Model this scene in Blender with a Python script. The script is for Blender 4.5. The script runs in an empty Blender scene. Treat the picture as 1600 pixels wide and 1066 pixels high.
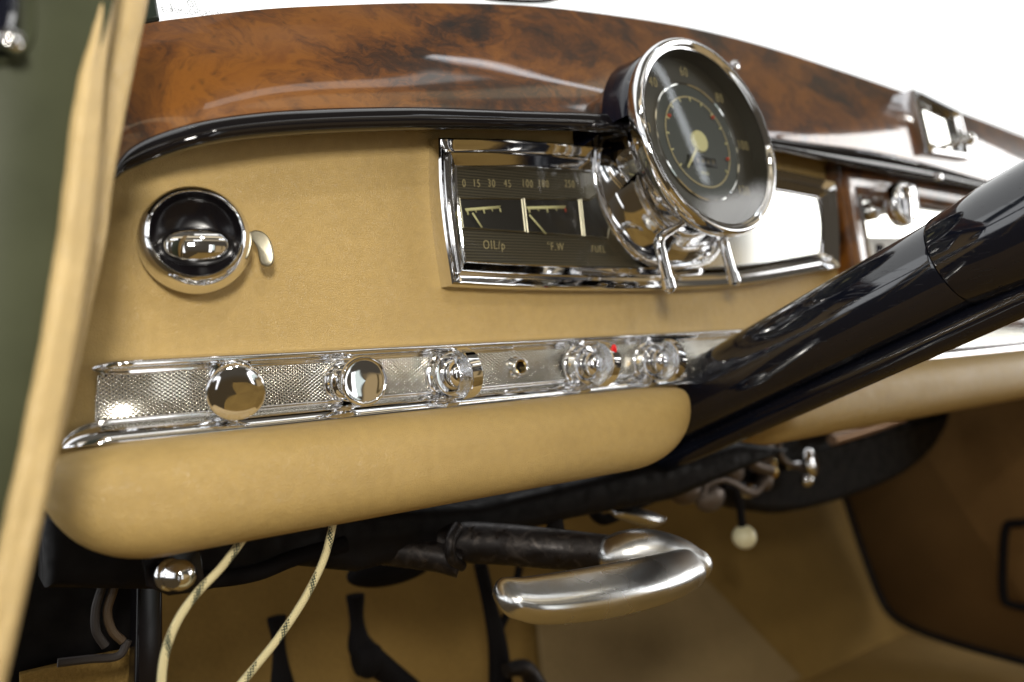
import bpy, math, random
from mathutils import Vector, Matrix, noise
random.seed(7)
PI = math.pi
scene = bpy.context.scene
COL = scene.collection

# ------------------------------------------------------------------ camera frame
F = 1244.0                                   # focal length in reference pixels (28 mm on 36 mm)
AX = Vector((0.81592782, 0.04079639, -0.57671262))
AY = Vector((-0.57292735, -0.07676823, -0.816003))
AZ = Vector((-0.07756318, 0.99621398, -0.03926397))
RW = Matrix((AX, AY, AZ))                    # camera axes -> dashboard axes (x along, y into, z up)
CAM = Vector((0.0, -0.47, 0.0))

def ray(px, py):
    return RW @ Vector((px - 800.0, 533.0 - py, -F))
def at(px, py, Y=0.0):                       # the point of the plane y = Y seen at a pixel of the photograph
    r = ray(px, py)
    return CAM + r * ((Y - CAM.y) / r.y)
def atx(px, py, X):
    r = ray(px, py)
    return CAM + r * ((X - CAM.x) / r.x)
def atd(px, py, d):                          # at depth d from the lens
    return CAM + ray(px, py) * (d / F)

# ------------------------------------------------------------------ object helpers
ROOT = {}
def tag(o, label=None, cat=None, group=None, kind=None):
    if label: o['label'] = label
    if cat: o['category'] = cat
    if group: o['group'] = group
    if kind: o['kind'] = kind
    return o
def thing(name, label, cat, loc=(0, 0, 0), group=None, rot=None):
    o = bpy.data.objects.new(name, None)
    o.empty_display_size = 0.01
    COL.objects.link(o)
    o.location = loc
    if rot is not None: o.rotation_euler = rot
    return tag(o, label, cat, group)
def root_loc(p):
    while p.parent: p = p.parent
    return Vector(p.location)
def make(name, verts, faces, m, parent=None, local=False, smooth=35, uv=None):
    off = Vector((0, 0, 0))
    if parent is not None and not local: off = root_loc(parent)
    me = bpy.data.meshes.new(name)
    me.from_pydata([tuple(Vector(v) - off) for v in verts], [], faces)
    if uv:
        l = me.uv_layers.new(name='UVMap')
        for poly in me.polygons:
            for li, vi in zip(poly.loop_indices, poly.vertices):
                l.data[li].uv = uv[vi]
    me.polygons.foreach_set('use_smooth', [True] * len(me.polygons))
    me.update()
    if smooth is not None and smooth < 180: me.set_sharp_from_angle(angle=math.radians(smooth))
    if m: me.materials.append(m)
    o = bpy.data.objects.new(name, me)
    COL.objects.link(o)
    if parent is not None: o.parent = parent
    return o
class MB:
    def __init__(s): s.v = []; s.f = []; s.uv = []
    def add(s, v, f, uv=None):
        b = len(s.v); s.v += [Vector(x) for x in v]; s.f += [[i + b for i in q] for q in f]
        s.uv += uv if uv else [(0, 0)] * len(v)
        return s
    def build(s, name, m, parent=None, local=False, smooth=35):
        return make(name, s.v, s.f, m, parent, local, smooth, s.uv)

def cr(p, n):                                # catmull-rom through points (any dimension vectors), n per span
    p = [Vector(q) for q in p]
    out = []
    for i in range(len(p) - 1):
        a = p[i - 1] if i > 0 else p[i] * 2 - p[i + 1]
        b, c = p[i], p[i + 1]
        d = p[i + 2] if i + 2 < len(p) else p[i + 1] * 2 - p[i]
        for k in range(n):
            t = k / n
            out.append(0.5 * ((2 * b) + (c - a) * t + (2 * a - 5 * b + 4 * c - d) * t * t + (3 * b - a - 3 * c + d) * t ** 3))
    out.append(p[-1])
    return out
def crs(vals, n):
    return [v[0] for v in cr([(x, 0) for x in vals], n)]
def interp(keys, x):                         # smooth 1D curve through keys
    if x <= keys[0][0]:
        (a, b), (c, d) = keys[0], keys[1]
        return b + (x - a) * (d - b) / (c - a)
    if x >= keys[-1][0]:
        (a, b), (c, d) = keys[-2], keys[-1]
        return d + (x - c) * (d - b) / (c - a)
    n = len(keys)
    def slope(i):
        if i == 0: return (keys[1][1] - keys[0][1]) / (keys[1][0] - keys[0][0])
        if i == n - 1: return (keys[-1][1] - keys[-2][1]) / (keys[-1][0] - keys[-2][0])
        return (keys[i + 1][1] - keys[i - 1][1]) / (keys[i + 1][0] - keys[i - 1][0])
    for i in range(n - 1):
        if keys[i][0] <= x <= keys[i + 1][0]:
            h = keys[i + 1][0] - keys[i][0]; t = (x - keys[i][0]) / h
            m0, m1 = slope(i) * h, slope(i + 1) * h
            return ((2 * t ** 3 - 3 * t * t + 1) * keys[i][1] + (t ** 3 - 2 * t * t + t) * m0
                    + (-2 * t ** 3 + 3 * t * t) * keys[i + 1][1] + (t ** 3 - t * t) * m1)
def grid(rows, closed=False, capa=False, capb=False):
    n = len(rows[0]); v = []; f = []; uv = []
    for i, r in enumerate(rows):
        for j, p in enumerate(r):
            v.append(p); uv.append((j / n, i / max(1, len(rows) - 1)))
    for i in range(len(rows) - 1):
        for j in range(n if closed else n - 1):
            k = (j + 1) % n
            f.append([i * n + j, i * n + k, (i + 1) * n + k, (i + 1) * n + j])
    if capa: f.append(list(range(n))[::-1])
    if capb: f.append([(len(rows) - 1) * n + j for j in range(n)])
    return v, f, uv
def tube(path, rad, seg=16, caps=True, sq=None, up=(0, 0, 1), dome=False):
    path = [Vector(p) for p in path]
    if not isinstance(rad, (list, tuple)): rad = [rad] * len(path)
    if dome:
        for end in (0, 1):
            p0, p1 = (path[0], path[1]) if end == 0 else (path[-1], path[-2])
            r = rad[0] if end == 0 else rad[-1]
            d = (p0 - p1).normalized()
            ex = [(p0 + d * r * math.sin(a), r * math.cos(a)) for a in (0.4, 0.8, 1.1, 1.35, 1.5)]
            if end == 0: path = [e[0] for e in ex[::-1]] + path; rad = [e[1] for e in ex[::-1]] + list(rad)
            else: path = path + [e[0] for e in ex]; rad = list(rad) + [e[1] for e in ex]
    rows = []; L = 0; prev = None; N = None; uvs = []
    for i, p in enumerate(path):
        t = (path[min(i + 1, len(path) - 1)] - path[max(i - 1, 0)]).normalized()
        if N is None:
            N = Vector(up) - t * t.dot(Vector(up))
            if N.length < 1e-4: N = Vector((1, 0, 0)) - t * t.x
            N.normalize()
        else:
            N = (N - t * t.dot(N)).normalized()
        B = t.cross(N)
        if prev is not None: L += (p - prev).length
        prev = p
        r = rad[i]; a, b = (r, r) if sq is None else (r * sq[0], r * sq[1])
        rows.append([p + N * math.cos(2 * PI * j / seg) * a + B * math.sin(2 * PI * j / seg) * b for j in range(seg)])
        uvs += [(j / seg, L) for j in range(seg)]
    v, f, _ = grid(rows, True, caps, caps)
    return v, f, uvs
def basis(d):
    d = Vector(d).normalized()
    u = Vector((1, 0, 0)) if abs(d.x) < 0.9 else Vector((0, 0, 1))
    u = (u - d * d.dot(u)).normalized()
    return u, d.cross(u), d
def lathe(prof, o=(0, 0, 0), d=(0, -1, 0), seg=48, a0=0, a1=2 * PI):
    u, w, d = basis(d); o = Vector(o); rows = []
    full = abs(a1 - a0 - 2 * PI) < 1e-6
    n = seg if full else seg + 1
    for r, h in prof:
        rows.append([o + d * h + (u * math.cos(a0 + (a1 - a0) * j / seg) + w * math.sin(a0 + (a1 - a0) * j / seg)) * max(r, 1e-5) for j in range(n)])
    v, f, uv = grid(rows, full)
    return v, [q[::-1] for q in f], uv
def rprof(pts, n=5):                         # smooth a lathe profile
    return [(max(p[0], 0), p[1]) for p in cr(pts, n)]
def arcp(cx, ch, r, a0, a1, n=8):
    return [(cx + r * math.cos(a0 + (a1 - a0) * i / n), ch + r * math.sin(a0 + (a1 - a0) * i / n)) for i in range(n + 1)]
def prism(poly, axis, bev=0.0, nb=3):        # poly: 3D points, extruded along axis with rounded far rim
    axis = Vector(axis); L = axis.length; d = axis / L
    c = sum((Vector(p) for p in poly), Vector()) / len(poly)
    rows = [[Vector(p) for p in poly]]
    n = len(poly)
    P = [Vector(p) for p in poly]
    nrm = []
    for i in range(n):
        e1 = (P[i] - P[i - 1]).normalized(); e2 = (P[(i + 1) % n] - P[i]).normalized()
        a = d.cross(e1); b = d.cross(e2); m = (a + b)
        if m.length < 1e-6: m = a
        m.normalize(); k = max(0.35, m.dot(a)); nrm.append(m / k)
    area = sum(((P[i] - c).cross(P[(i + 1) % n] - c)).dot(d) for i in range(n))
    if area < 0: nrm = [-q for q in nrm]
    if bev > 0:
        for k in range(nb + 1):
            a = k / nb * PI / 2
            rows.append([P[i] + nrm[i] * bev * (1 - math.cos(a)) + d * (L - bev + bev * math.sin(a)) for i in range(n)])
    else:
        rows.append([p + axis for p in P])
    v, f, uv = grid(rows, True, True, True)
    return v, f, uv
def box(x0, x1, y0, y1, z0, z1, b=0.0):
    if b <= 0:
        v = [(x, y, z) for x in (x0, x1) for y in (y0, y1) for z in (z0, z1)]
        return v, [[0, 1, 3, 2], [4, 6, 7, 5], [0, 4, 5, 1], [2, 3, 7, 6], [0, 2, 6, 4], [1, 5, 7, 3]], None
    poly = [(x0, y1, z0), (x1, y1, z0), (x1, y1, z1), (x0, y1, z1)]
    return prism(poly, (0, y0 - y1, 0), b)
def sphere(c, r, sx=1, sy=1, sz=1, seg=24, rings=14):
    rows = []
    for i in range(rings + 1):
        a = PI * i / rings
        rows.append([Vector(c) + Vector((r * sx * math.sin(a) * math.cos(2 * PI * j / seg), r * sy * math.sin(a) * math.sin(2 * PI * j / seg), r * sz * math.cos(a))) for j in range(seg)])
    v, f, uv = grid(rows, True)
    return v, [q[::-1] for q in f], uv
def frame(path, prof, y0=0.0, closed=True):  # mitred frame: path of 3D points about y=const, prof [(inset, y offset)]
    P = [Vector((p[0], 0, p[2])) for p in path]; n = len(P)
    c = sum(P, Vector()) / n
    area = sum((P[i].x * P[(i + 1) % n].z - P[(i + 1) % n].x * P[i].z) for i in range(n))
    s = 1 if area > 0 else -1
    rows = []
    for ins, yo in prof:
        row = []
        for i in range(n):
            e1 = (P[i] - P[i - 1]).normalized(); e2 = (P[(i + 1) % n] - P[i]).normalized()
            n1 = Vector((-e1.z, 0, e1.x)) * s; n2 = Vector((-e2.z, 0, e2.x)) * s
            m = (n1 + n2).normalized(); k = max(0.4, m.dot(n1))
            q = P[i] + m * ins / k
            row.append(Vector((q.x, y0 + yo, q.z)))
        rows.append(row)
    v, f, uv = grid(rows, True)
    return v, (f if s < 0 else [q[::-1] for q in f]), uv
def seg_line(pts, n):
    out = []
    for i in range(len(pts)):
        a = Vector(pts[i]); b = Vector(pts[(i + 1) % len(pts)])
        for k in range(n): out.append(a.lerp(b, k / n))
    return out
def text(name, s, size, pos, m, parent, xdir=(1, 0, 0), zdir=(0, 0, 1), align='CENTER', ext=0.00012):
    cu = bpy.data.curves.new(name, 'FONT'); cu.body = s; cu.size = size; cu.align_x = align; cu.align_y = 'CENTER'
    cu.extrude = ext; cu.space_character = 1.22; cu.offset = -size * 0.016
    tmp = bpy.data.objects.new(name, cu); COL.objects.link(tmp)
    dg = bpy.context.evaluated_depsgraph_get()
    me = bpy.data.meshes.new_from_object(tmp.evaluated_get(dg))
    bpy.data.objects.remove(tmp); bpy.data.curves.remove(cu)
    X = Vector(xdir).normalized(); Z = Vector(zdir).normalized(); N = X.cross(Z)
    off = root_loc(parent) if parent is not None else Vector()
    for v in me.vertices:
        v.co = Vector(pos) + X * v.co.x * 0.74 + Z * v.co.y + N * v.co.z - off
    me.materials.clear(); me.materials.append(m); me.name = name
    o = bpy.data.objects.new(name, me); COL.objects.link(o)
    if parent is not None: o.parent = parent
    return o
def copy_tree(o, parent=None):
    c = o.copy(); COL.objects.link(c); c.parent = parent
    for ch in [x for x in bpy.data.objects if x.parent == o]: copy_tree(ch, c)
    return c

# ------------------------------------------------------------------ materials
def mat(name, col=(0.5, 0.5, 0.5), rough=0.5, metal=0.0, **kw):
    m = bpy.data.materials.new(name); m.use_nodes = True
    b = m.node_tree.nodes['Principled BSDF']
    b.inputs['Base Color'].default_value = (*col, 1); b.inputs['Roughness'].default_value = rough
    b.inputs['Metallic'].default_value = metal
    for k, v in kw.items(): b.inputs[k.replace('_', ' ')].default_value = v
    return m
def nn(m, t, **kw):
    n = m.node_tree.nodes.new(t)
    for k, v in kw.items(): setattr(n, k, v)
    return n
def lk(m, a, b): m.node_tree.links.new(a, b)
def bsdf(m): return m.node_tree.nodes['Principled BSDF']
def noise_tex(m, scale, detail=4, rough=0.55, dist=0.0, vec=None):
    n = nn(m, 'ShaderNodeTexNoise'); n.inputs['Scale'].default_value = scale; n.inputs['Detail'].default_value = detail
    n.inputs['Roughness'].default_value = rough; n.inputs['Distortion'].default_value = dist
    if vec is None: vec = coords(m)
    lk(m, vec, n.inputs['Vector']); return n
def coords(m, kind='Object'):
    for n in m.node_tree.nodes:
        if n.bl_idname == 'ShaderNodeTexCoord': return n.outputs[kind]
    return nn(m, 'ShaderNodeTexCoord').outputs[kind]
def ramp(m, src, stops):
    r = nn(m, 'ShaderNodeValToRGB'); e = r.color_ramp.elements
    while len(e) < len(stops): e.new(0.5)
    for i, (p, c) in enumerate(stops):
        e[i].position = p; e[i].color = (*c, 1) if len(c) == 3 else c
    lk(m, src, r.inputs[0]); return r
def bump(m, src, strength, dist=0.001, prev=None):
    b = nn(m, 'ShaderNodeBump'); b.inputs['Strength'].default_value = strength; b.inputs['Distance'].default_value = dist
    lk(m, src, b.inputs['Height'])
    if prev: lk(m, prev, b.inputs['Normal'])
    return b.outputs['Normal']
def math_(m, op, a, b=None, c=None):
    n = nn(m, 'ShaderNodeMath', operation=op)
    for i, x in enumerate((a, b, c)):
        if x is None: continue
        if isinstance(x, (int, float)): n.inputs[i].default_value = x
        else: lk(m, x, n.inputs[i])
    return n.outputs[0]
def rough_var(m, scale, lo, hi, detail=5):
    n = noise_tex(m, scale, detail)
    r = nn(m, 'ShaderNodeMapRange'); r.inputs[1].default_value = 0.3; r.inputs[2].default_value = 0.7
    r.inputs[3].default_value = lo; r.inputs[4].default_value = hi
    lk(m, n.outputs[0], r.inputs[0]); lk(m, r.outputs[0], bsdf(m).inputs['Roughness'])

def leather(name, col, bscale=1.0, rough=0.42):
    m = mat(name, col, rough)
    b = bsdf(m); b.inputs['Specular IOR Level'].default_value = 0.45
    big = noise_tex(m, 9, 3); fine = noise_tex(m, 160, 4)
    mix = math_(m, 'ADD', math_(m, 'MULTIPLY', big.outputs[0], 0.6), math_(m, 'MULTIPLY', fine.outputs[0], 0.4))
    r = ramp(m, mix, [(0.3, tuple(c * 0.86 for c in col)), (0.7, tuple(min(1, c * 1.1) for c in col))])
    lk(m, r.outputs[0], b.inputs['Base Color'])
    warp = noise_tex(m, 120, 2)
    add = nn(m, 'ShaderNodeVectorMath', operation='MULTIPLY_ADD'); lk(m, warp.outputs['Color'], add.inputs[0])
    add.inputs[1].default_value = (0.004, 0.004, 0.004); lk(m, coords(m), add.inputs[2])
    v = nn(m, 'ShaderNodeTexVoronoi', feature='DISTANCE_TO_EDGE'); v.inputs['Scale'].default_value = 860 * bscale
    lk(m, add.outputs[0], v.inputs['Vector'])
    v2 = nn(m, 'ShaderNodeMapRange'); v2.inputs[2].default_value = 0.22; lk(m, v.outputs[0], v2.inputs[0])
    n1 = bump(m, v2.outputs[0], 0.45, 0.0005)
    n2 = bump(m, noise_tex(m, 28, 3, 0.6, 0.6).outputs[0], 0.35, 0.003, n1)
    lk(m, n2, b.inputs['Normal'])
    rough_var(m, 60, rough - 0.06, rough + 0.1)
    return m

M = {}
M['leather'] = leather('tan_leather', (0.50, 0.340, 0.120))
M['leather_soft'] = leather('tan_leather_seal', (0.56, 0.41, 0.19), 0.7, 0.36)
M['chrome'] = mat('chrome', (0.82, 0.82, 0.83), 0.035, 1.0)
lk(M['chrome'], bump(M['chrome'], noise_tex(M['chrome'], 45, 2).outputs[0], 0.02, 0.0012), bsdf(M['chrome']).inputs['Normal'])
rough_var(M['chrome'], 300, 0.02, 0.07)
M['chrome_worn'] = mat('pitted_chrome', (0.76, 0.76, 0.77), 0.12, 1.0)
rough_var(M['chrome_worn'], 900, 0.03, 0.28, 8)
lk(M['chrome_worn'], bump(M['chrome_worn'], noise_tex(M['chrome_worn'], 1400, 3).outputs[0], 0.10, 0.0003), bsdf(M['chrome_worn']).inputs['Normal'])
M['hammered'] = mat('cast_glossy_chrome', (0.84, 0.86, 0.9), 0.05, 1.0)
lk(M['hammered'], bump(M['hammered'], noise_tex(M['hammered'], 260, 3, 0.6, 1.5).outputs[0], 0.55, 0.0012), bsdf(M['hammered']).inputs['Normal'])
M['satin'] = mat('satin_trim', (0.36, 0.33, 0.25), 0.36, 1.0)
M['mirror'] = mat('polished_plate', (0.74, 0.74, 0.70), 0.10, 1.0)
M['alu'] = mat('polished_aluminium', (0.72, 0.72, 0.71), 0.2, 1.0)
_m = M['alu']; mp = nn(_m, 'ShaderNodeMapping'); mp.inputs['Scale'].default_value = (30, 220, 420); lk(_m, coords(_m), mp.inputs['Vector'])
nz = noise_tex(_m, 3, 6, 0.6, 0, mp.outputs[0]); lk(_m, bump(_m, nz.outputs[0], 0.05, 0.0003), bsdf(_m).inputs['Normal']); rough_var(_m, 25, 0.22, 0.32, 2)
M['black'] = mat('black_enamel', (0.005, 0.006, 0.011), 0.1, 0.0, Coat_Weight=0.6, Coat_Roughness=0.04)
_m = M['black']; mp = nn(_m, 'ShaderNodeMapping'); mp.inputs['Scale'].default_value = (500, 40, 500); lk(_m, coords(_m), mp.inputs['Vector'])
nz = noise_tex(_m, 1, 5, 0.7, 0, mp.outputs[0]); r_ = ramp(_m, nz.outputs[0], [(0.56, (0.05,) * 3), (0.70, (0.45,) * 3)]); lk(_m, r_.outputs[0], bsdf(_m).inputs['Roughness'])
lk(_m, bump(_m, noise_tex(_m, 35, 2).outputs[0], 0.12, 0.001), bsdf(_m).inputs['Normal'])
M['black_rim'] = mat('black_lacquer', (0.006, 0.005, 0.006), 0.05)
lk(M['black_rim'], bump(M['black_rim'], noise_tex(M['black_rim'], 22, 2).outputs[0], 0.3, 0.002), bsdf(M['black_rim']).inputs['Normal'])
M['navy'] = mat('blue_black_enamel', (0.006, 0.007, 0.015), 0.07)
M['dark'] = mat('dark_underbody', (0.005, 0.004, 0.004), 0.6)
bsdf(M['dark']).inputs['Specular IOR Level'].default_value = 0.15
rough_var(M['dark'], 80, 0.35, 0.8)
M['dark_gloss'] = mat('dark_plastic', (0.006, 0.005, 0.006), 0.2)
bsdf(M['dark_gloss']).inputs['Specular IOR Level'].default_value = 0.3
M['grease'] = mat('greasy_steel', (0.05, 0.04, 0.035), 0.4, 0.6)
_m = M['grease']; r_ = ramp(_m, noise_tex(_m, 90, 6, 0.65, 1.0).outputs[0], [(0.50, (0.012, 0.009, 0.008)), (0.78, (0.07, 0.058, 0.05))]); lk(_m, r_.outputs[0], bsdf(_m).inputs['Base Color']); rough_var(_m, 130, 0.25, 0.7)
M['worn'] = mat('worn_grey_metal', (0.16, 0.13, 0.11), 0.45, 0.7)
M['green'] = mat('olive_green_paint', (0.052, 0.062, 0.030), 0.5, 0.0)
bsdf(M['green']).inputs['Specular IOR Level'].default_value = 0.14
_m = M['green']; r_ = ramp(_m, noise_tex(_m, 14, 5).outputs[0], [(0.35, (0.036, 0.040, 0.021)), (0.7, (0.058, 0.063, 0.034))]); lk(_m, r_.outputs[0], bsdf(_m).inputs['Base Color'])
M['ivory'] = mat('ivory_plastic', (0.72, 0.66, 0.42), 0.3)
M['lume'] = mat('cream_dial_paint', (0.62, 0.58, 0.30), 0.6)
M['digits'] = mat('tan_dial_lettering', (0.46, 0.38, 0.20), 0.6)
M['red'] = mat('red_enamel', (0.75, 0.01, 0.01), 0.2)
M['redmark'] = mat('red_scale_mark', (0.45, 0.06, 0.03), 0.5)
M['dialblack'] = mat('black_gauge_face', (0.012, 0.010, 0.008), 0.5)
M['dial'] = mat('brown_black_dial', (0.035, 0.030, 0.020), 0.5)
M['dialgrey'] = mat('slate_dial_centre', (0.032, 0.036, 0.030), 0.5)
M['rubber'] = mat('black_rubber', (0.005, 0.004, 0.004), 0.8)
bsdf(M['rubber']).inputs['Specular IOR Level'].default_value = 0.12
M['brass'] = mat('brass', (0.75, 0.55, 0.22), 0.15, 1.0)
M['white'] = mat('white_card', (0.8, 0.8, 0.78), 0.5)
M['ink'] = mat('grey_ink', (0.12, 0.12, 0.12), 0.6)
# ribbed dial plate
_m = M['ribbed'] = mat('ribbed_dial_plate', (0.070, 0.060, 0.038), 0.38, 0.3)
sp = nn(_m, 'ShaderNodeSeparateXYZ'); lk(_m, coords(_m), sp.inputs[0])
w = math_(_m, 'SINE', math_(_m, 'MULTIPLY', sp.outputs[2], 2 * PI / 0.0021))
r_ = ramp(_m, math_(_m, 'MULTIPLY_ADD', w, 0.5, 0.5), [(0.0, (0.020, 0.017, 0.011)), (0.6, (0.085, 0.072, 0.047))]); lk(_m, r_.outputs[0], bsdf(_m).inputs['Base Color'])
lk(_m, bump(_m, w, 0.3, 0.0003), bsdf(_m).inputs['Normal'])
# pressed diamond-pattern strip
_m = M['knurl'] = mat('diamond_pressed_metal', (0.80, 0.77, 0.68), 0.16, 1.0)
sp = nn(_m, 'ShaderNodeSeparateXYZ'); lk(_m, coords(_m), sp.inputs[0])
PX_, PZ_ = 0.0030, 0.0021
def lattice(off):
    a = math_(_m, 'SUBTRACT', math_(_m, 'FRACT', math_(_m, 'ADD', math_(_m, 'DIVIDE', sp.outputs[0], PX_), off)), 0.5)
    b = math_(_m, 'SUBTRACT', math_(_m, 'FRACT', math_(_m, 'ADD', math_(_m, 'DIVIDE', sp.outputs[2], PZ_), off)), 0.5)
    return math_(_m, 'SQRT', math_(_m, 'ADD', math_(_m, 'MULTIPLY', a, a), math_(_m, 'MULTIPLY', math_(_m, 'MULTIPLY', b, b), 1.15)))
dmin = math_(_m, 'MINIMUM', lattice(0.0), lattice(0.5))
mr = nn(_m, 'ShaderNodeMapRange', interpolation_type='SMOOTHSTEP'); mr.inputs[1].default_value = 0.21; mr.inputs[2].default_value = 0.38; lk(_m, dmin, mr.inputs[0])
lk(_m, bump(_m, mr.outputs[0], 0.6, 0.0004), bsdf(_m).inputs['Normal'])
r_ = ramp(_m, mr.outputs[0], [(0.0, (0.05, 0.045, 0.035)), (0.55, (0.82, 0.80, 0.72))]); lk(_m, r_.outputs[0], bsdf(_m).inputs['Base Color'])
# burl walnut
def burl(name, bright=1.0, grain=False):
    m = mat(name, (0.2, 0.06, 0.01), 0.35, 0.0, Coat_Weight=1.0, Coat_Roughness=0.02, Coat_IOR=1.55)
    w1 = noise_tex(m, 11, 4, 0.55, 0.5)
    add = nn(m, 'ShaderNodeVectorMath', operation='MULTIPLY_ADD'); lk(m, w1.outputs['Color'], add.inputs[0])
    add.inputs[1].default_value = (0.09, 0.09, 0.09); lk(m, coords(m), add.inputs[2])
    mp = nn(m, 'ShaderNodeMapping'); mp.inputs['Scale'].default_value = (0.35, 1, 1) if grain is False else (1, 1, 0.12); lk(m, add.outputs[0], mp.inputs['Vector'])
    a = noise_tex(m, 13 if not grain else 26, 5, 0.6, 0.5, add.outputs[0]); b = noise_tex(m, 85, 9, 0.74, 0.8, mp.outputs[0])
    vo = nn(m, 'ShaderNodeTexVoronoi'); vo.inputs['Scale'].default_value = 95; lk(m, add.outputs[0], vo.inputs['Vector'])
    eye = nn(m, 'ShaderNodeMapRange'); eye.inputs[1].default_value = 0.04; eye.inputs[2].default_value = 0.30; eye.inputs[3].default_value = 0.25; lk(m, vo.outputs['Distance'], eye.inputs[0])
    s = math_(m, 'ADD', math_(m, 'MULTIPLY', a.outputs[0], 0.66), math_(m, 'MULTIPLY', b.outputs[0], 0.38))
    k = bright
    r = ramp(m, s, [(0.38, (0.011 * k, 0.004 * k, 0.0013 * k)), (0.45, (0.050 * k, 0.016 * k, 0.002 * k)), (0.51, (0.130 * k, 0.041 * k, 0.003 * k)), (0.60, (0.23 * k, 0.080 * k, 0.006 * k)), (0.74, (0.15 * k, 0.044 * k, 0.003 * k))])
    mx = nn(m, 'ShaderNodeMix', data_type='RGBA', blend_type='MULTIPLY'); mx.inputs[0].default_value = 0.55
    lk(m, r.outputs[0], mx.inputs[6]); lk(m, eye.outputs[0], mx.inputs[7]); lk(m, mx.outputs[2], bsdf(m).inputs['Base Color'])
    return m
M['burl'] = burl('burl_walnut'); M['burl_red'] = burl('straight_walnut', 0.8, True)
# carpet
def carpet(name, c):
    m = mat(name, c, 0.95); bsdf(m).inputs['Specular IOR Level'].default_value = 0.1
    s = math_(m, 'ADD', math_(m, 'MULTIPLY', noise_tex(m, 5, 3).outputs[0], 0.6), math_(m, 'MULTIPLY', noise_tex(m, 400, 3).outputs[0], 0.4))
    r = ramp(m, s, [(0.3, tuple(x * 0.65 for x in c)), (0.7, tuple(x * 1.2 for x in c))])
    lk(m, r.outputs[0], bsdf(m).inputs['Base Color']); lk(m, bump(m, noise_tex(m, 500, 3).outputs[0], 0.6, 0.002), bsdf(m).inputs['Normal'])
    return m
M['carpet'] = carpet('tan_carpet', (0.25, 0.155, 0.045)); M['carpet_brown'] = carpet('brown_side_carpet', (0.15, 0.080, 0.026)); M['mat'] = carpet('pale_floor_mat', (0.28, 0.20, 0.095))
# braided cord
_m = M['cord'] = mat('braided_cord', (0.6, 0.5, 0.25), 0.8)
sp = nn(_m, 'ShaderNodeSeparateXYZ'); lk(_m, coords(_m, 'UV'), sp.inputs[0])
sw = math_(_m, 'SINE', math_(_m, 'ADD', math_(_m, 'MULTIPLY', sp.outputs[0], 2 * PI), math_(_m, 'MULTIPLY', sp.outputs[1], 2 * PI / 0.028)))
fl = math_(_m, 'SINE', math_(_m, 'MULTIPLY', sp.outputs[1], 2 * PI / 0.0021)); fl2 = math_(_m, 'SINE', math_(_m, 'MULTIPLY', sp.outputs[0], 14 * PI))
msk = math_(_m, 'GREATER_THAN', math_(_m, 'ADD', math_(_m, 'ADD', sw, math_(_m, 'MULTIPLY', math_(_m, 'MULTIPLY', fl, fl2), 0.45)), math_(_m, 'MULTIPLY', noise_tex(_m, 260, 2).outputs[0], 0.8)), 1.22)
r_ = ramp(_m, msk, [(0.0, (0.66, 0.57, 0.31)), (1.0, (0.035, 0.05, 0.03))]); lk(_m, r_.outputs[0], bsdf(_m).inputs['Base Color'])
lk(_m, bump(_m, math_(_m, 'MULTIPLY', fl, fl2), 0.5, 0.0004), bsdf(_m).inputs['Normal'])
# thin glass: clear pane with its own fresnel reflection
def thin_glass(name, ior=1.52, tint=(0.93, 0.94, 0.92)):
    m = bpy.data.materials.new(name); m.use_nodes = True; nt = m.node_tree; nt.nodes.clear()
    o = nn(m, 'ShaderNodeOutputMaterial'); t = nn(m, 'ShaderNodeBsdfTransparent'); t.inputs[0].default_value = (*tint, 1)
    g = nn(m, 'ShaderNodeBsdfGlossy'); g.inputs['Roughness'].default_value = 0.015
    f = nn(m, 'ShaderNodeFresnel'); ge = nn(m, 'ShaderNodeNewGeometry')
    io = nn(m, 'ShaderNodeMapRange'); io.inputs[3].default_value = ior; io.inputs[4].default_value = 1 / ior
    lk(m, ge.outputs['Backfacing'], io.inputs[0]); lk(m, io.outputs[0], f.inputs[0])
    mx = nn(m, 'ShaderNodeMixShader'); lk(m, f.outputs[0], mx.inputs[0]); lk(m, t.outputs[0], mx.inputs[1]); lk(m, g.outputs[0], mx.inputs[2]); lk(m, mx.outputs[0], o.inputs[0])
    return m
M['glass'] = thin_glass('gauge_glass', 1.40); M['windscreen'] = thin_glass('windscreen_glass', 1.3, (0.97, 0.98, 0.97)); M['glass_bright'] = thin_glass('coated_gauge_glass', 2.2)

# ------------------------------------------------------------------ setting: footwell
def plane_pts(a, b, c, d, n=2):
    rows = [[Vector(a).lerp(Vector(b), j / n).lerp(Vector(d).lerp(Vector(c), j / n), i / n) for j in range(n + 1)] for i in range(n + 1)]
    return grid(rows)
v, f, uv = plane_pts((-0.05, -1.2, -0.5), (1.6, -1.2, -0.5), (1.6, 0.34, -0.5), (-0.05, 0.34, -0.5)); fl_ = make('floor', v, f, M['carpet'], smooth=None); tag(fl_, kind='structure')
v, f, uv = plane_pts((-0.05, 0.30, -0.5), (1.6, 0.30, -0.5), (1.6, 0.42, -0.18), (-0.05, 0.42, -0.18)); o = make('toe_board', v, f, M['carpet'], smooth=None); tag(o, kind='structure')
v, f, uv = plane_pts((-0.05, 0.42, -0.18), (1.6, 0.42, -0.18), (1.6, 0.42, 0.24), (-0.05, 0.42, 0.24)); o = make('bulkhead', v, f, M['dark'], smooth=None); tag(o, kind='structure')

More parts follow.
